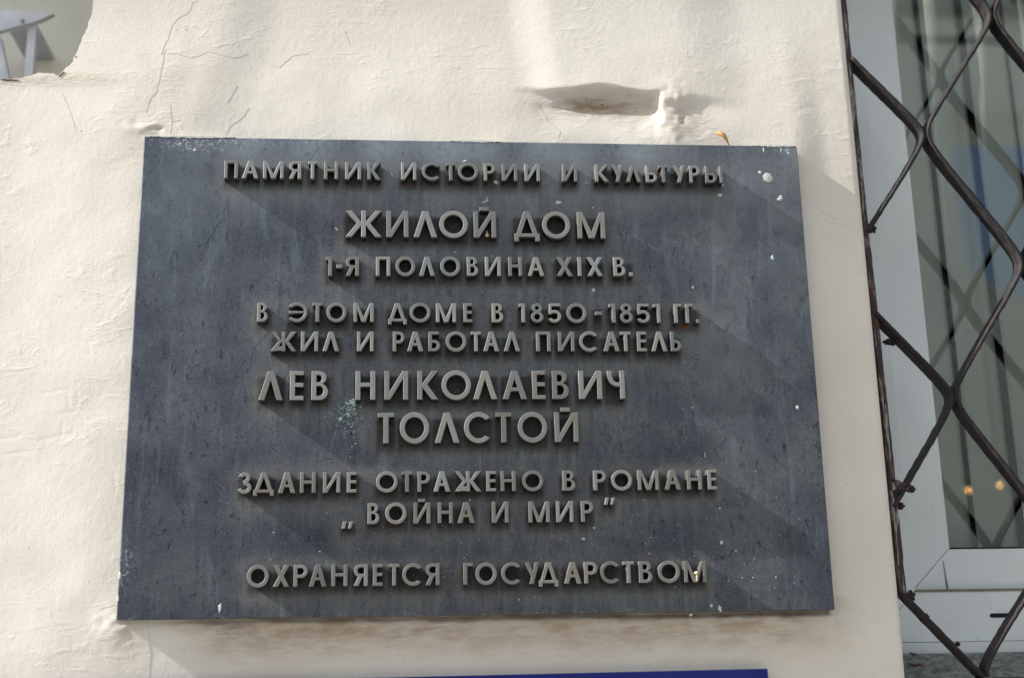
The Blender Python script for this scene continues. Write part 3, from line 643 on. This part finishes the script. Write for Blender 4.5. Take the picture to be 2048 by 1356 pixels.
for a_ in ((1535, 355, 12, 13, .5), (1520, 345, 5, 4, 0), (1562, 395, 4.5, 6, .3), (1559, 399, 6, 4, -.4), (1440, 390, 5, 4.5, 0), (1527, 299, 1.4, 8, 0), (1562, 299, 1.3, 8, 0), (1577, 306, 6, 2, -.8), (970, 403, 6, 2, .3), (965, 405, 2.5, 2, 0), (974, 401, 3, 1.8, -.5),
           (974, 397, 1.5, 3, .3), (992, 364, 3, 3, 0), (1172, 365, 1.4, 3, 0), (784, 350, 1.5, 5, .4), (673, 458, 5, 2.5, -.9), (1186, 415, 2, 2, 0), (930, 322, 6, 2, .4), (1595, 815, 4, 5, 0), (1386, 575, 3, 3, 0), (1187, 580, 4, 5, 0), (1410, 910, 1.0, 7, .1), (390, 300, 5, 3, .3), (360, 288, 4, 2, .6), (1188, 1056, 3, 3, 0), (240, 1150, 3, 8, .1), (236, 1197, 2.5, 7, .1), (1382, 1230, 4, 2, .4), (1423, 1211, 3, 4, 0)):
    blob('lime_splash', a_[0], a_[1], a_[2], a_[3], M_SPLAT, plaque, a_[4], rag=.09)
M_SPLAT
for a_ in ((705, 803, 8, 6), (693, 806, 3, 3), (680, 838, 4, 4), (697, 828, 3, 3), (1167, 1078, 4, 3), (1385, 815, 2, 2), (910, 505, 2.5, 2), (1545, 515, 5, 6), (1117, 405, 7, 4), (1445, 370, 3, 5), (940, 1000, 2, 2), (1443, 1085, 4, 5), (440, 1215, 4, 9), (1440, 1217, 4, 6)):
    blob('verdigris_splash', a_[0], a_[1], a_[2], a_[3], M_CYAN, plaque, rag=.35)
blob('rust_stain', 1372, 652, 6, 8, M_RUST, plaque, -.3, rag=.4); blob('rust_stain', 1161, 803, 3.5, 2.5, M_RUST, plaque); blob('rust_stain', 1316, 345, 3, 3, M_RUST, plaque); blob('rust_stain', 995, 1185, 2.6, 3, M_RUST, plaque); blob('rust_stain', 1292, 371, 4, 3, M_RUST, plaque, rag=.4)
# fine spatter, uncountable
vs, fs = [], []
def dot(px, py, r_):
    c = on_plate(px, py); n0 = len(vs); vs.append(c+Vector((0, -.0005, 0)))
    for i_ in range(6): vs.append(c+Vector((r_*.00071*math.cos(i_*1.047), .0003, r_*.00071*math.sin(i_*1.047))))
    fs.extend([(n0, n0+1+i_, n0+1+(i_+1) % 6) for i_ in range(6)])
for _ in range(100):
    a_ = rnd.uniform(-2.9, -.2); q = abs(rnd.gauss(0, 38)); dot(700+q*math.cos(a_)*.9, 805-q*math.sin(a_)*1.25, rnd.uniform(.9, 2.4))
for k in range(26): dot(672-k*.45+rnd.uniform(-1, 1), 860+k*1.5, rnd.uniform(.4, 1.1)); dot(692, 862+k*2.6, rnd.uniform(.3, .9))
tag(mesh('verdigris_spatter', vs, fs, M_CYAN, plaque), kind='stuff')
vs, fs = [], []
for _ in range(420): dot(rnd.triangular(480, 1640, 1300), rnd.triangular(880, 1215, 1130), abs(rnd.gauss(0, .8))+.35)
for _ in range(60): dot(rnd.uniform(300, 1600), rnd.uniform(285, 1215), rnd.uniform(.4, 1.1))
for _ in range(70): dot(1368+rnd.gauss(0, 5), rnd.uniform(690, 900), rnd.uniform(.3, 1.1))
for _ in range(90): dot(385+rnd.gauss(0, 22), 290+rnd.gauss(0, 8), rnd.uniform(.4, 1.5))
tag(mesh('lime_specks', vs, fs, M_SPLAT, plaque), kind='stuff')
def on_pl(px, py, off=0.0): return on_plate(px, py, off+.0002)
M_SCR = simple('dark_scratch', (.015, .017, .03), .6); M_SCL = simple('pale_scratch', (.22, .27, .29), .6)
for pts, wd in (([(781, 372), (779, 400), (780, 420)], 1.0), ([(640, 290), (612, 330)], .9), ([(1220, 300), (1228, 325)], .9), ([(455, 410), (458, 450), (452, 480)], 1.6), ([(440, 440), (415, 480), (398, 520)], 1.2), ([(612, 460), (606, 500), (605, 520)], 1.2), ([(1375, 505), (1360, 535)], .8), ([(692, 1045), (690, 1100)], .6), ([(560, 595), (556, 640), (505, 700), (500, 740)], .5), ([(520, 1120), (516, 1160)], .5)):
    ribbon('scratch', pts, wd*.0011, M_SCR, plaque, .0, on_pl)
for pts, wd in (([(1215, 712), (1270, 725), (1345, 730)], .5), ([(1600, 300), (1640, 310)] and [(1558, 312), (1592, 320)], .5), ([(1040, 402), (1020, 420)], .4), ([(290, 1050), (310, 1060), (300, 1072), (330, 1068)], .6), ([(350, 1062), (365, 1050), (372, 1068)], .5), ([(430, 1070), (445, 1055), (455, 1066), (470, 1058)], .5), ([(637, 842), (615, 856)], .4)):
    ribbon('scratch', pts, wd*.0011, M_SCL, plaque, .0, on_pl)
# pale plaster smear along the top edge of the plate
for (xa, xb) in ((300, 470), (900, 1000), (1505, 1590)):
    x0, x1 = P(xa, 275, 0)[0], P(xb, 280, 0)[0]; n_ = 30; vs, fs = [], []
    for k in range(n_+1):
        x = x0+(x1-x0)*k/n_; e = math.sin(math.pi*k/n_)**.4; dn = (.0008+.0020*rnd.random())*e
        vs += [(x, .012, PT+.0016*e), (x, -.0004, PT+.0012*e), (x, -.0006, PT-dn)]
        if k: fs += [(3*k-3, 3*k, 3*k+1, 3*k-2), (3*k-2, 3*k+1, 3*k+2, 3*k-1)]
    mesh('plaster_smear', vs, fs, M_SPLAT, plaque)

# ---------------------------------------------------------------- small debris
def leafshape(name, pts, wds, mat, y, label, cat, parent=None, thick=.0012):
    vs, fs = [], []
    for k, ((px, py), wd) in enumerate(zip(pts, wds)):
        c = on_plate(px, py, 0, y-.004*math.sin(k*.8)); a_ = on_plate(*pts[min(k+1, len(pts)-1)], 0, y); b_ = on_plate(*pts[max(k-1, 0)], 0, y)
        d = (a_-b_).normalized(); n_ = Vector((-d.z, .25, d.x))*wd*.0005
        vs += [c+n_, c+Vector((0, thick, 0)), c-n_, c-Vector((0, thick*.3, 0))]
        if k: fs += [(4*k-4+i_, 4*k-4+(i_+1) % 4, 4*k+(i_+1) % 4, 4*k+i_) for i_ in range(4)]
    o = mesh(name, vs, fs, mat, parent, True)
    if label: tag(o, label, cat)
    return o
leafshape('dry_leaf', [(1432, 266), (1440, 267), (1447, 270), (1452, 277), (1456, 286), (1459, 292)], [5, 10, 9, 6, 3, 1.5], M_LEAF, .012, 'small curled orange dry leaf standing on the top edge of the plaque', 'leaf')
sd = tag(empty('seed_pod', tuple(on_plate(1392, 1150, 0, -.016))), 'tiny pale round seed on a yellow stalk, stuck on the bottom line of lettering', 'seed')
bm = bmesh.new(); bmesh.ops.create_uvsphere(bm, u_segments=14, v_segments=10, radius=.0027); bmesh.ops.scale(bm, vec=(1.15, .9, .85), verts=bm.verts)
c = on_plate(1393, 1146, 0, -.017); bmesh.ops.translate(bm, vec=c, verts=bm.verts); me = bpy.data.meshes.new('seed'); bm.to_mesh(me); bm.free(); me.shade_smooth(); link('seed', me, M_STEM, sd)
leafshape('stalk', [(1393, 1148), (1394, 1154), (1393, 1162)], [2, 1.6, 1.4], M_STEM, -.016, None, None, sd)
leafshape('seed_husk', [(974, 461), (974, 466), (975, 471), (975, 474)], [1.5, 3.5, 8, 3], M_STEM, -.006, 'tiny cream seed husk lodged inside the last letter of the large upper line', 'seed husk')['group'] = 'seed husks caught in the lettering'
leafshape('seed_husk', [(988, 362), (991, 364), (994, 366), (991, 367)], [3, 6, 5, 2], M_STEM, -.008, 'small cream seed husk lodged between the letters of the top line', 'seed husk')['group'] = 'seed husks caught in the lettering'

# ---------------------------------------------------------------- blue sign under the plaque
sign = tag(empty('blue_sign', (.1, YW, -.75)), 'deep blue enamel sign whose top edge shows at the bottom below the plaque', 'sign')
bp = boxmesh('panel', (-.60, .014, -.80), (.3985, .0185, -.4368), M_BLUE, sign, .001)
for sx_ in (-.38, .36): boxmesh('spacer', (sx_-.01, .0186, -.50), (sx_+.01, .034, -.47), M_BLUE, sign)
bp.rotation_euler = (0, -R(.26), 0)

# ---------------------------------------------------------------- window
win = tag(empty('pvc_window', (1.2, .16, -.40)), 'white plastic window with a fixed frame and narrow sash behind the iron grille', 'window')
def bar_miter(name, a_, b_, wid, y0, y1, side, mat, parent, bev=.0015, ends=(1, 1)):
    """frame member from a to b (x,z), widening inwards (side: unit normal), ends cut at 45 degrees"""
    a_, b_ = Vector((a_[0], 0, a_[1])), Vector((b_[0], 0, b_[1])); d = (b_-a_).normalized(); n_ = Vector((side[0], 0, side[1])); g_ = .00035
    p = [a_+d*g_, b_-d*g_, b_-d*(g_+wid*ends[1])+n_*wid, a_+d*(g_+wid*ends[0])+n_*wid]
    vs = [q+Vector((0, y0, 0)) for q in p]+[q+Vector((0, y1, 0)) for q in p]
    bm = bmesh.new(); bv = [bm.verts.new(v) for v in vs]
    for f_ in ((0, 1, 2, 3), (7, 6, 5, 4), (0, 4, 5, 1), (1, 5, 6, 2), (2, 6, 7, 3), (3, 7, 4, 0)): bm.faces.new([bv[i_] for i_ in f_])
    bmesh.ops.recalc_face_normals(bm, faces=bm.faces); bmesh.ops.bevel(bm, geom=bm.edges[:], offset=bev, segments=2, affect='EDGES', profile=.6)
    me = bpy.data.meshes.new(name); bm.to_mesh(me); bm.free(); return link(name, me, mat, parent)
xo, xi, xg = .590, .6675, .7290; zo, zi, zg = -.3985, -.3205, -.2585; XR, ZT = 1.85, 1.70
bar_miter('frame', (xo, zo), (xo, ZT), xi-xo, .120, .19, (1, 0), M_PVC, win)
bar_miter('frame', (xo, zo), (XR, zo), zi-zo, .120, .19, (0, 1), M_PVC, win)
bar_miter('frame', (XR, zo), (XR, ZT), xi-xo, .120, .19, (-1, 0), M_PVC, win)
bar_miter('frame', (xo, ZT), (XR, ZT), xi-xo, .120, .19, (0, -1), M_PVC, win)
s0, s1, t0 = xi-.002, zi-.002, .128
bar_miter('sash', (s0, s1), (s0, ZT-.07), xg-s0, t0, .185, (1, 0), M_PVC, win, .0022)
bar_miter('sash', (s0, s1), (XR-.07, s1), zg-s1, t0, .185, (0, 1), M_PVC, win, .0022)
bar_miter('sash', (XR-.07, s1), (XR-.07, ZT-.07), xg-s0, t0, .185, (-1, 0), M_PVC, win, .0022)
bar_miter('sash', (s0, ZT-.07), (XR-.07, ZT-.07), xg-s0, t0, .185, (0, -1), M_PVC, win, .0022)
M_JOINT = simple('dirty_joint', (.25, .24, .20), .9)
boxmesh('glazing_gap', (xi-.001, .1185, zi-.0035), (XR-.08, .1275, zi+.0005), M_JOINT, win)
boxmesh('seal', (xg-.002, .1295, zg-.001), (xg+.0025, .150, ZT-.13), M_PVC, win)
boxmesh('seal', (xg-.002, .1310, zg-.001), (XR-.13, .150, zg+.003), M_SEAL, win)
boxmesh('pane', (xg-.004, .152, zg-.004), (XR-.125, .153, ZT-.12), M_GLASS, win)
# drain slot, a dark rounded recess cap
sx0, sz0 = P(2001, 1231, .1195); vs = []
k = 10; pts = arc(sx0+.0135, sz0, .0032, .0032, -90, 90, k)+arc(sx0-.0135, sz0, .0032, .0032, 90, 270, k)
vs = [(x_, .1193, z_) for x_, z_ in pts]+[(x_, .121, z_) for x_, z_ in pts]; n_ = len(pts)
mesh('drain_slot', vs, [tuple(range(n_))[::-1]]+[(i_, (i_+1) % n_, n_+(i_+1) % n_, n_+i_) for i_ in range(n_)], M_SLOT, win)
q0, q1 = P(1886, 1121, .1275), P(1895, 1178, .1275)
mesh('trim_joint', [(q0[0]-.0006, .1275, q0[1]), (q0[0]+.0006, .1275, q0[1]), (q1[0]+.002, .1275, q1[1]), (q1[0]-.002, .1275, q1[1]), (q0[0], .129, q0[1]), (q1[0], .129, q1[1])], [(0, 3, 2, 1), (0, 4, 5, 3), (1, 2, 5, 4)], M_JOINT, win)
M_JOINT
# window board and rough sill
sill = tag(empty('window_sill', (1.2, .09, -.47)), 'rough grey concrete sill strip under the white window frame', 'sill')
boxmesh('mortar_strip', (.60, .108, -.4160), (2.0, .20, -.3995), M_PVC, sill, .001)
xs = np.linspace(.600, 1.95, 420); zz = np.linspace(-.4700, -.4165, 20); vs = []
for z_ in zz:
    for x_ in xs: vs.append((x_, .100-.004*float(vnoise(np.array([x_]), np.array([z_*2]), .02, 61)[0])-.004*float(vnoise(np.array([x_]), np.array([z_]), .006, 62)[0]), z_))
n_ = len(xs); mesh('sill_face', vs, [(j*n_+i, j*n_+i+1, (j+1)*n_+i+1, (j+1)*n_+i) for j in range(19) for i in range(n_-1)], M_CONC, sill, True)
for pts, lb in (([(1815, 1327), (1828, 1331), (1840, 1330), (1849, 1333)], 'dry brown twig lying flat, lower one on the concrete sill'), ([(1819, 1305), (1826, 1309), (1831, 1308), (1835, 1313)], 'crumpled brown twig scrap, upper one on the concrete sill')):
    leafshape('twig', pts, [2.4, 4, 3.4, 1.6], M_TWIG, .094, lb, 'twig')['group'] = 'twig scraps on the sill'

# blinds: one thing, each slat its own part
bl = tag(empty('vertical_blind', (1.2, .21, ZT)), 'pale green ribbed vertical blind hanging behind the window glass', 'blind')
sw, hgt = .0755, 1.9
vs, fs = [], []; n_ = 8
for k in range(n_+1):
    u_ = k/n_; x_ = -sw/2+sw*u_; y_ = -.0045*math.sin(math.pi*u_)+.012*(u_-.5)
    vs += [(x_, y_, 0), (x_, y_, -hgt)]
    if k: fs.append((2*k-2, 2*k-1, 2*k+1, 2*k))
me = bpy.data.meshes.new('slat'); me.from_pydata(vs, [], fs); me.shade_smooth(); me.materials.append(M_BLIND)
for k in range(15):
    o = link('slat', me, None, bl); o.location = (.7655+.0795*k-.0005, .2+.002*math.sin(k*2.1), 1.56)
    o.rotation_euler = (0, R(.12)*math.sin(k*3), R(3)*math.sin(k*1.7)); md = o.modifiers.new('thickness', 'SOLIDIFY'); md.thickness = .0006
boxmesh('head_rail', (.62, .18, 1.562), (1.95, .23, 1.60), M_PVC, bl)
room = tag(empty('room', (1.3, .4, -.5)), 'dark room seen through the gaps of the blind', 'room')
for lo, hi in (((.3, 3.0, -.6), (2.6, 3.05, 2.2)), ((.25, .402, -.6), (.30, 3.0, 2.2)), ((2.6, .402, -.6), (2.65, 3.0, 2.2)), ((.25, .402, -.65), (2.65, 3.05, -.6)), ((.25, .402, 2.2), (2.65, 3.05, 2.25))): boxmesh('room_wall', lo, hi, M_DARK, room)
boxmesh('lintel', (X1, .192, ZT+.001), (2.0, .40, 2.2), M_WALL, wall); boxmesh('masonry', (.45, .13, Z0), (.589, .40, 2.2), M_WALL, wall)

# ---------------------------------------------------------------- grille
gr = tag(empty('window_grille', (.75, .04, -.47)), 'black rusty wrought iron grille of wavy flat bars in front of the window', 'grille')
def sweep(name, path, wid, dep, mat, y0, parent, jit=.0004):
    vs, fs = [], []; n = len(path)
    prof = [(-1, .12), (-.75, 0), (.75, 0), (1, .12), (1, .88), (.75, 1), (-.75, 1), (-1, .88)]
    for k, (x, z) in enumerate(path):
        x0, z0 = path[max(k-1, 0)]; x1, z1 = path[min(k+1, n-1)]; d = math.hypot(x1-x0, z1-z0); nx_, nz_ = -(z1-z0)/d, (x1-x0)/d
        ww = wid/2*(1+rnd.uniform(-.07, .07)); ox, oz = rnd.uniform(-jit, jit), rnd.uniform(-jit, jit)
        for u_, v_ in prof: vs.append((x+nx_*u_*ww+ox, y0+v_*dep, z+nz_*u_*ww+oz))
        if k: fs += [((k-1)*8+i_, (k-1)*8+(i_+1) % 8, k*8+(i_+1) % 8, k*8+i_) for i_ in range(8)]
    fs += [tuple(range(8)), tuple(range((n-1)*8, n*8))[::-1]]
    o = mesh(name, vs, fs, mat, parent, True)
    bm = bmesh.new(); bm.from_mesh(o.data); bmesh.ops.recalc_face_normals(bm, faces=bm.faces); bm.to_mesh(o.data); bm.free(); return o
YG = .030; PER = .432; C1, C2 = .7235, .8605; xb = .6125
def wavex(z, left, right, zr):           # right crest at z = zr + n*PER
    if z < -.253: z = -.253+(z+.253)*1.12
    th = 2*math.pi*(z-zr)/PER; k = .965; return (left+right)/2+(right-left)/2*math.asin(k*math.cos(th))/math.asin(k)
zz = list(np.arange(-.4515, 1.25, .006))
sweep('wavy_bar', [(.6155+(.7215-.6155)*k/20, -.334+(-.4515+.334)*k/20) for k in range(21)], .0068, .026, M_IRON, YG, gr)
for j in range(9):
    lft = C1+.137*(j-1)+.0038; rgt = C1+.137*j-.0038; zr = .394 if j % 2 == 0 else .394-PER/2
    pa = []
    for z_ in zz:
        ze = z_
        if j == 0:                                   # edge bar: its upper arms are cut shorter where they meet the side bar
            dz = (z_-zr) % PER
            if dz < PER/2: ze = z_-dz+min(dz*1.27, PER/2)
        x_ = wavex(ze, lft, rgt, zr)
        if x_ > xb and (j > 0 or z_ > -.25): pa.append((x_, z_))
        else:
            if len(pa) > 3: sweep('wavy_bar', pa, .0064, .028, M_IRON, YG, gr)
            pa = []
    if len(pa) > 3: sweep('wavy_bar', pa, .0064, .028, M_IRON, YG, gr)
sweep('side_bar', [(.6105+.0055*(1-ss(-.25, .45, z_)), z_) for z_ in np.arange(-.336, 1.25, .012)], .0105, .016, M_FLAKE, YG+.006, gr, .0005)
sweep('bottom_rail', [(x_, -.4585) for x_ in np.arange(.66, 1.86, .02)], .011, .018, M_IRON, YG+.004, gr)
def lump(px, py, r_, y=YG+.004, name='weld', mat=None, sc=(1, 1, 1)):
    bm = bmesh.new(); bmesh.ops.create_icosphere(bm, subdivisions=3, radius=1)
    for v in bm.verts: v.co = v.co*(1+.28*math.sin(v.co.x*5+px)*math.cos(v.co.z*6+py)); v.co = Vector((v.co.x*r_*sc[0], v.co.y*r_*sc[1], v.co.z*r_*sc[2]))
    bmesh.ops.translate(bm, vec=on_plate(px, py, 0, y), verts=bm.verts); me = bpy.data.meshes.new(name); bm.to_mesh(me); bm.free(); me.shade_smooth(); return link(name, me, mat or M_IRON, gr)
for j in range(1, 9):
    for n in range(-2, 4):
        zc = .394+PER*n if j % 2 == 1 else .394-PER/2+PER*n
        if -.40 < zc < 1.2:
            bm = bmesh.new(); bmesh.ops.create_icosphere(bm, subdivisions=2, radius=1)
            for v in bm.verts: v.co = Vector((v.co.x*.0065, v.co.y*.010, v.co.z*.017))*(1+.12*math.sin(v.co.x*7+j))
            bmesh.ops.translate(bm, vec=(C1+.137*(j-1), YG+.012, zc), verts=bm.verts); me = bpy.data.meshes.new('weld'); bm.to_mesh(me); bm.free(); me.shade_smooth(); link('weld', me, M_IRON, gr)
lump(1796, 972, .010, YG+.006, 'weld', M_FLAKE, (1.3, .8, .8)); lump(1812, 976, .008, YG+.006, 'weld', M_FLAKE, (1.5, .8, .8)); lump(1822, 978, .006, YG+.006)
lump(1778, 684, .0055, YG+.016, 'lug', None, (1.6, 1.6, .8)); lump(1786, 688, .0036, YG+.012, 'lug'); lump(1850, 1236, .006, YG+.014); lump(1820, 1192, .0075, YG+.006); lump(1745, 458, .006, YG+.008, 'weld', None, (1, 1, 1.2)); lump(1801, 1012, .006, YG+.012)
lump(1915, 1288, .004, YG+.02)

# ---------------------------------------------------------------- niche at the top left
nich = tag(empty('far_wall', (-1.5, .80, -1.9)), 'pale grey rendered wall set back behind the broken plaster edge, upper left', 'wall')
boxmesh('rendered_face', (-7, .80, -2), (-.3, .85, 4.5), M_BACK, nich)
br = tag(empty('metal_bracket', tuple(on_plate(55, 90, 0, .70))), 'out-of-focus pale blue metal bracket with two struts on the set-back wall', 'bracket')
def prism(name, pts, y0, y1, mat, parent):
    n = len(pts); vs = [(x_, y0, z_) for x_, z_ in pts]+[(x_, y1, z_) for x_, z_ in pts]
    return mesh(name, vs, [tuple(range(n)), tuple(range(n, 2*n))[::-1]]+[(i_, n+i_, n+(i_+1) % n, (i_+1) % n) for i_ in range(n)], mat, parent)
q = lambda px, py, y=.64: P(px, py, y)
prism('shelf_plate', [q(-120, 25), q(20, 30), q(75, 31), q(112, 36), q(90, 47), q(70, 54), q(45, 60), (q(0, 72)), q(-120, 98)], .62, .635, M_GALV, br)
prism('strut', [q(57, 54), q(74, 50), q(64, 175), q(48, 175)], .636, .660, M_GALV, br)
prism('strut', [q(-22, 72), q(0, 72), q(22, 175), q(2, 175)], .636, .660, M_GALV, br)
boxmesh('anchor', (q(60, 36)[0]-.05, .6605, q(60, 45)[1]-.003), (q(70, 36)[0], .799, q(60, 40)[1]), M_GALV, br)
lp = [q(46, 43, .62)]
bm = bmesh.new(); bmesh.ops.create_uvsphere(bm, u_segments=12, v_segments=8, radius=.004); bmesh.ops.translate(bm, vec=(lp[0][0], .618, lp[0][1]), verts=bm.verts); me = bpy.data.meshes.new('bolt'); bm.to_mesh(me); bm.free(); link('bolt', me, M_JOINT, br)

# ---------------------------------------------------------------- the street behind the camera (seen only as reflection and bounce)
def ground(name, lo, hi, mat): return tag(boxmesh(name, lo, hi, mat), kind='structure')
ground('pavement', (-40, -3.2, -2.20), (40, YW, -2.0), M_PAVE); ground('kerb', (-40, -3.35, -2.30), (40, -3.2005, -2.0), M_CONC)
ground('road', (-40, -9.0, -2.30), (40, -3.3505, -2.13), M_ROAD); ground('ground', (-150, -150, -2.60), (150, 60, -2.305), M_PAVE)
ob = tag(empty('opposite_building', (8, -12, -2.1)), 'green-grey building across the street with a tall opening, seen reflected in the window', 'building')
def refl(px, py, y=-12.0, yg=.152):
    A = W(px, py, yg); d = A-LOC; d[1] = -d[1]; return A+d*((y-yg)/d[1])
ra, rb = refl(1893, 220), refl(2048, 580); rt = refl(1950, 34); rbot = refl(1940, 420)
x0, x1, za, zb = float(ra[0]), float(ra[0])+3.2, float(ra[2]), float(refl(1930, 600)[2])
TOPZ = float(rt[2])
print('opposite', x0, za, zb, TOPZ)
boxmesh('facade', (2.9, -13, -2.2), (x0, -12, TOPZ), M_FAC2, ob); boxmesh('facade', (x1, -13, -2.2), (20, -12, TOPZ), M_FAC2, ob)
boxmesh('facade', (x0, -13, za), (x1, -12, TOPZ), M_FAC2, ob); boxmesh('facade', (x0, -13, -2.2), (x1, -12, zb), M_FAC2, ob)
boxmesh('cornice', (2.8, -12.0, TOPZ), (20, -11.7, TOPZ+.12), M_ROOF, ob)
gx = x0+.35
prism('gable', [(x0, zb), (x0, zb+.55), (x0+.5, zb+.8), (x0+.9, zb+.5), (x0+1.5, zb+.15), (x0+2.2, zb)], -13.4, -13.1, M_FAC2, ob)
lb = tag(empty('low_building', (-10, -12, -2.1)), 'low ochre building across the street that the plaque faces', 'building')
boxmesh('facade', (-30, -16, -2.2), (2.88, -12.2, 1.9), M_FAC, lb); boxmesh('roof', (-30.2, -16.2, 1.901), (2.89, -12.0, 2.1), M_ROOF, lb)
dots_helper = tag(empty('reflection_dots', (4.5, -6.5, 2.2)), 'added unseen glowing spots behind the camera, mirrored as orange dots in the glass', 'helper light')  # added out of view at the mirrored point, to put orange dots in the glass
for (px, py) in ((1937, 980), (2000, 970)):
    p_ = refl(px, py, -5.0); bm = bmesh.new(); bmesh.ops.create_uvsphere(bm, u_segments=12, v_segments=8, radius=.0095); bmesh.ops.scale(bm, vec=(.8, .8, 1.6), verts=bm.verts)
    bmesh.ops.translate(bm, vec=tuple(map(float, p_)), verts=bm.verts); me = bpy.data.meshes.new('added_bulb'); bm.to_mesh(me); bm.free(); link('added_bulb', me, M_BULB, dots_helper)
    boxmesh('added_rod', (p_[0]-.004, p_[1]-.004, p_[2]+.028), (p_[0]+.004, p_[1]+.004, 3.4), M_IRON, dots_helper)
p_ = refl(1968, 975, -5.0); boxmesh('added_arm', (p_[0]-.5, -5.02, 3.4), (p_[0]+.5, -4.98, 3.44), M_IRON, dots_helper)
print('letters', letter_count, 'meshes', len(cache))
